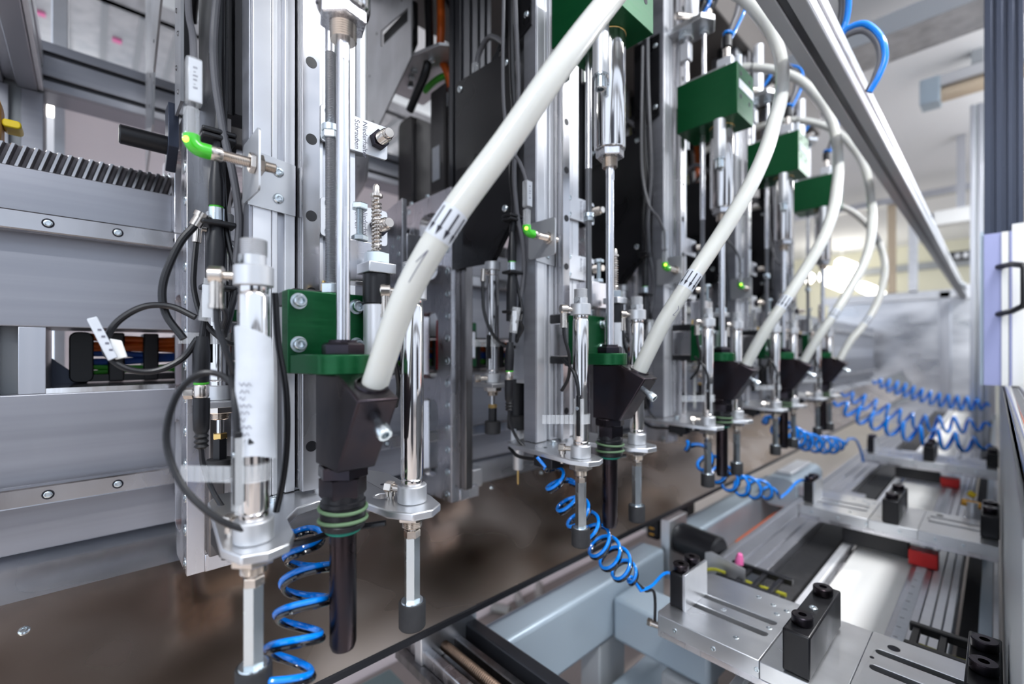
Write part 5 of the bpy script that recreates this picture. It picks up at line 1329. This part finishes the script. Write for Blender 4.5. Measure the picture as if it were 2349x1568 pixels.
for a, b_ in ((-0.026, -0.010), (-0.002, 0.012), (0.022, 0.034), (0.042, 0.054)):
    part('lip', M().box(a, b_, 1.972, 1.981, -0.10, 2.0), 'navy_profile', t, 0.001)
part('white_seal', M().box(0.010, 0.024, 1.955, 1.9715, -0.10, 0.35), 'lamp_white', t)
part('left_face', M().box(-0.034, -0.026, 1.965, 2.05, -0.10, 0.36), 'bluegrey_paint', t)
part('lower_face', M().box(-0.026, 0.010, 1.960, 1.9715, -0.10, 0.35), 'lavender_seal', t)
part('seal_line', M().box(0.026, 0.030, 1.955, 1.9715, -0.10, 0.35), 'lavender_seal', t)
part('white_panel', M().box(0.031, 0.080, 1.960, 1.9715, -0.10, 0.37), 'lamp_white', t)  # added white face standing in for the brightness beyond the post
h_ = part('door_handle', M().tube([(0.000, 1.972, 0.250), (0.030, 1.90, 0.246), (0.050, 1.862, 0.235), (0.052, 1.86, 0.225), (0.052, 1.86, 0.135), (0.050, 1.862, 0.125), (0.030, 1.90, 0.114), (0.000, 1.972, 0.110)], 0.008, 10), 'black_plastic', t)
t = thing('enclosure_post', 'grey slotted enclosure post left of the navy door post', 'frame post', (-0.07, 4.2, -0.75))
part('core', M().box(-0.115, -0.035, 4.2, 4.28, -0.75, 1.6), 'sill_grey', t)
for a, b_ in ((-0.118, -0.095), (-0.082, -0.060), (-0.048, -0.032)):
    part('lip', M().box(a, b_, 4.19, 4.202, -0.75, 1.6), 'profile_alu', t, 0.002)
t = thing('overhead_bar', 'long grey aluminium frame bar slanting through the upper right', 'frame bar', (-0.25, 3.5, 0.60))
part('core', M().box(-0.280, -0.224, 0.5, 7.2, 0.6032, 0.668), 'profile_alu', t)
part('bottom_strip', M().box(-0.2816, -0.2576, 0.5, 7.2, 0.5984, 0.604), 'grey_paint', t, 0.002)
part('bottom_strip', M().box(-0.2448, -0.2208, 0.5, 7.2, 0.5984, 0.604), 'grey_paint', t, 0.002)
part('side_strip', M().box(-0.2248, -0.2192, 0.5, 7.2, 0.6016, 0.628), 'white_alu', t, 0.002)
part('side_strip', M().box(-0.2248, -0.2192, 0.5, 7.2, 0.640, 0.6704), 'white_alu', t, 0.002)
part('groove', M().box(-0.2576, -0.2448, 0.5, 7.2, 0.6028, 0.6036), 'black_profile', t)
part('joint_cap', M().box(-0.260, -0.185, 0.86, 0.985, 0.6705, 0.72), 'black_profile', t, 0.006)
t = thing('blue_air_line', 'blue and grey air line looping outside the overhead bar', 'air line', (-0.2287, 1.25, 0.57))
part('blue_tube', M().tube(spline([(-0.245, 1.25, 0.715), (-0.2287, 1.25, 0.7275), (-0.1974, 1.25, 0.7208), (-0.1711, 1.25, 0.6787), (-0.1637, 1.25, 0.6328), (-0.1748, 1.25, 0.5956), (-0.1905, 1.25, 0.568)], 7), 0.0065, 12), 'hose_blue', t)
part('grey_tube', M().tube(spline([(-0.245, 1.25, 0.700), (-0.2287, 1.25, 0.712), (-0.2000, 1.25, 0.706), (-0.1790, 1.25, 0.672), (-0.1730, 1.25, 0.6328), (-0.1810, 1.25, 0.600), (-0.1930, 1.25, 0.571)], 7), 0.0055, 12), 'cable_grey', t)
t = thing('blue_air_line', 'blue air line bending down beside the dark joint cap at the top', 'air line', (-0.23, 1.25, 0.70))
part('blue_tube', M().tube(spline([(-0.235, 1.20, 0.87), (-0.228, 1.22, 0.82), (-0.226, 1.24, 0.785), (-0.2328, 1.25, 0.7444), (-0.252, 1.25, 0.70), (-0.262, 1.25, 0.668)], 7), 0.0065, 12), 'hose_blue', t)
part('grey_tube', M().tube(spline([(-0.247, 1.20, 0.87), (-0.241, 1.22, 0.82), (-0.239, 1.24, 0.785), (-0.2458, 1.25, 0.7444), (-0.262, 1.25, 0.70), (-0.270, 1.25, 0.668)], 7), 0.0055, 12), 'cable_grey', t)
# far end of the enclosure
t = thing('end_wall_panel', 'grey shiny sheet panel closing the far end of the machine', 'panel', (-0.9, 7.3, -0.9))
part('sheet', M().box(-1.55, -0.05, 7.30, 7.32, -0.9, 0.62), 'ledge_sheet', t)
part('frame', M().box(-1.60, 0.10, 7.24, 7.32, 0.62, 0.72), 'white_alu', t, 0.005)
part('upright', M().box(-0.46, -0.36, 7.24, 7.32, -0.9, 0.70), 'profile_alu', t, 0.005)
part('upright', M().box(-0.12, 0.0, 7.24, 7.32, -0.9, 1.7), 'profile_alu', t, 0.005)
part('lifted_plate', M().prism([(-0.92, -0.70), (-0.62, -0.55), (-0.80, -0.25), (-1.10, -0.40)], 'xz', 7.22, 7.24), 'grey_paint', t)
part('lifted_plate', M().prism([(-1.30, -0.30), (-1.05, -0.05), (-1.25, 0.25), (-1.50, 0.05)], 'xz', 7.22, 7.24), 'grey_paint', t)
t = thing('frame_bar', 'pale aluminium frame bar crossing high at the far end of the machine', 'frame bar', (-0.6, 7.2, 1.75))
part('bar', M().box(-2.4, 0.1, 7.15, 7.25, 1.80, 1.88), 'profile_alu', t, 0.004)
part('upright', M().box(-0.72, -0.64, 7.16, 7.25, 0.72, 1.80), 'white_alu', t, 0.004)
part('orange_strip', M().box(-0.92, -0.84, 7.20, 7.25, 0.72, 1.80), 'tube_off', t, 0.004)
t = thing('machine_light', 'white machine lamp bar with dark end hanging at the far right', 'lamp', (-0.22, 6.0, 1.25))
part('body', M().box(-0.42, -0.04, 6.0, 6.12, 1.22, 1.36), 'lamp_white', t, 0.01)
part('end_cap', M().box(-0.46, -0.42, 6.0, 6.12, 1.22, 1.34), 'navy_profile', t, 0.005)
part('hanger', M().box(-0.26, -0.20, 6.03, 6.09, 1.36, 2.05), 'profile_alu', t)
t = thing('control_strip', 'black strip with small lights below the machine lamp at the far right', 'control strip', (-0.2, 6.0, 0.9))
part('body', M().box(-0.36, -0.04, 6.0, 6.06, 0.86, 0.95), 'black_plastic', t, 0.005)
part('stay', M().box(-0.10, -0.06, 6.02, 6.05, 0.95, 1.22), 'profile_alu', t)
for k in range(4):
    part('window', M().box(-0.27 + 0.055 * k, -0.235 + 0.055 * k, 5.994, 6.0, 0.88, 0.93), 'galvanised', t)
t = thing('hinge_arm', 'grey hinge fittings at the far end of the overhead bar', 'hinge', (-0.2, 5.6, 0.55))
part('arm', M().cyl((-0.215, 5.6, 0.60), (-0.12, 5.6, 0.50), 0.022, 14), 'grey_paint', t)
part('plate', M().box(-0.18, -0.03, 5.55, 5.65, 0.46, 0.58), 'white_alu', t, 0.006)

t = thing('white_glare_box', 'added white box standing in for the bright glare outside at the right edge', 'cabinet', (0.6, 3.1, -1.3))  # white box added for the window glare outside the enclosure
part('body', M().box(0.135, 1.0, 2.5, 3.4, -1.3, 0.62), 'lamp_white', t, 0.01)
part('plinth', M().box(0.125, 1.0, 2.49, 3.4, -1.3, -1.2), 'grey_paint', t, 0.004)
single('red_crate', M().box(0.13, 0.5, 2.05, 2.4, -0.25, 0.0).box(0.15, 0.48, 2.07, 2.38, 0.0, 0.01), 'cable_orange', 'orange red crate at the right edge beside the white glare box', 'crate')
t = thing('bearing_plate', 'milled bracket with round cut-out and screws in front of the second side plate', 'bracket', (-0.93, 0.5, 0.10), None)
part('plate', M().prism([(-0.985, 0.315), (-0.985, 0.285), (-0.945, 0.255), (-0.945, 0.08), (-0.885, 0.08), (-0.885, 0.335)], 'xz', 0.500, 0.512), 'milled_alu', t, 0.001)
part('arm', M().box(-0.91, -0.885, 0.512, 0.606, 0.20, 0.26), 'milled_alu', t, 0.001)
for x, z in ((-0.93, 0.285), (-0.925, 0.235), (-0.925, 0.19), (-0.90, 0.25), (-0.90, 0.215)):
    part('screw', M().lathe([(0.0, 0.0002), (0.0060, 0.0002), (0.0058, 0.001), (0.0046, 0.0014), (0.0028, 0.0014), (0.0028, 0.0006), (0, 0.0005)], (x, 0.500, z), (0, -1, 0), 16), 'zinc', t)

# unseen header beam added to shade the stations, and cabinets added for dark reflections
t = thing('shade_header', 'added unseen dark header beam shading the stations from above', 'beam', (-0.95, 1.4, 1.05))
part('box', M().box(-1.28, -0.585, -0.6, 2.6, 1.05, 1.17), 'header_paint', t, 0.006)
part('post', M().box(-1.28, -1.20, -0.58, -0.50, 0.2835, 1.05), 'black_profile', t, 0.003)
part('post', M().box(-1.28, -1.20, 2.5, 2.58, -1.3, 1.05), 'black_profile', t, 0.003)
for k, (y0, y1, x0, h) in enumerate(((-1.7, -0.55, 1.5, 0.75), (0.75, 1.75, 1.7, 0.55))):
    t = thing('reflection_cabinet', ('tall unseen dark cabinet added for reflections, left one', 'lower unseen dark cabinet added for reflections, right one')[k], 'cabinet', (x0 + 0.3, (y0 + y1) / 2, -1.3), 'added reflection cabinets')
    part('body', M().box(x0, x0 + 0.6, y0, y1, -1.3, h), 'navy_profile', t, 0.008)
    part('door', M().box(x0 - 0.02, x0, y0 + 0.03, y1 - 0.03, -1.2, h - 0.04), 'black_profile', t, 0.006)
    part('handle', M().box(x0 - 0.05, x0 - 0.02, y0 + 0.08, y0 + 0.11, -0.3, -0.1), 'zinc', t, 0.004)
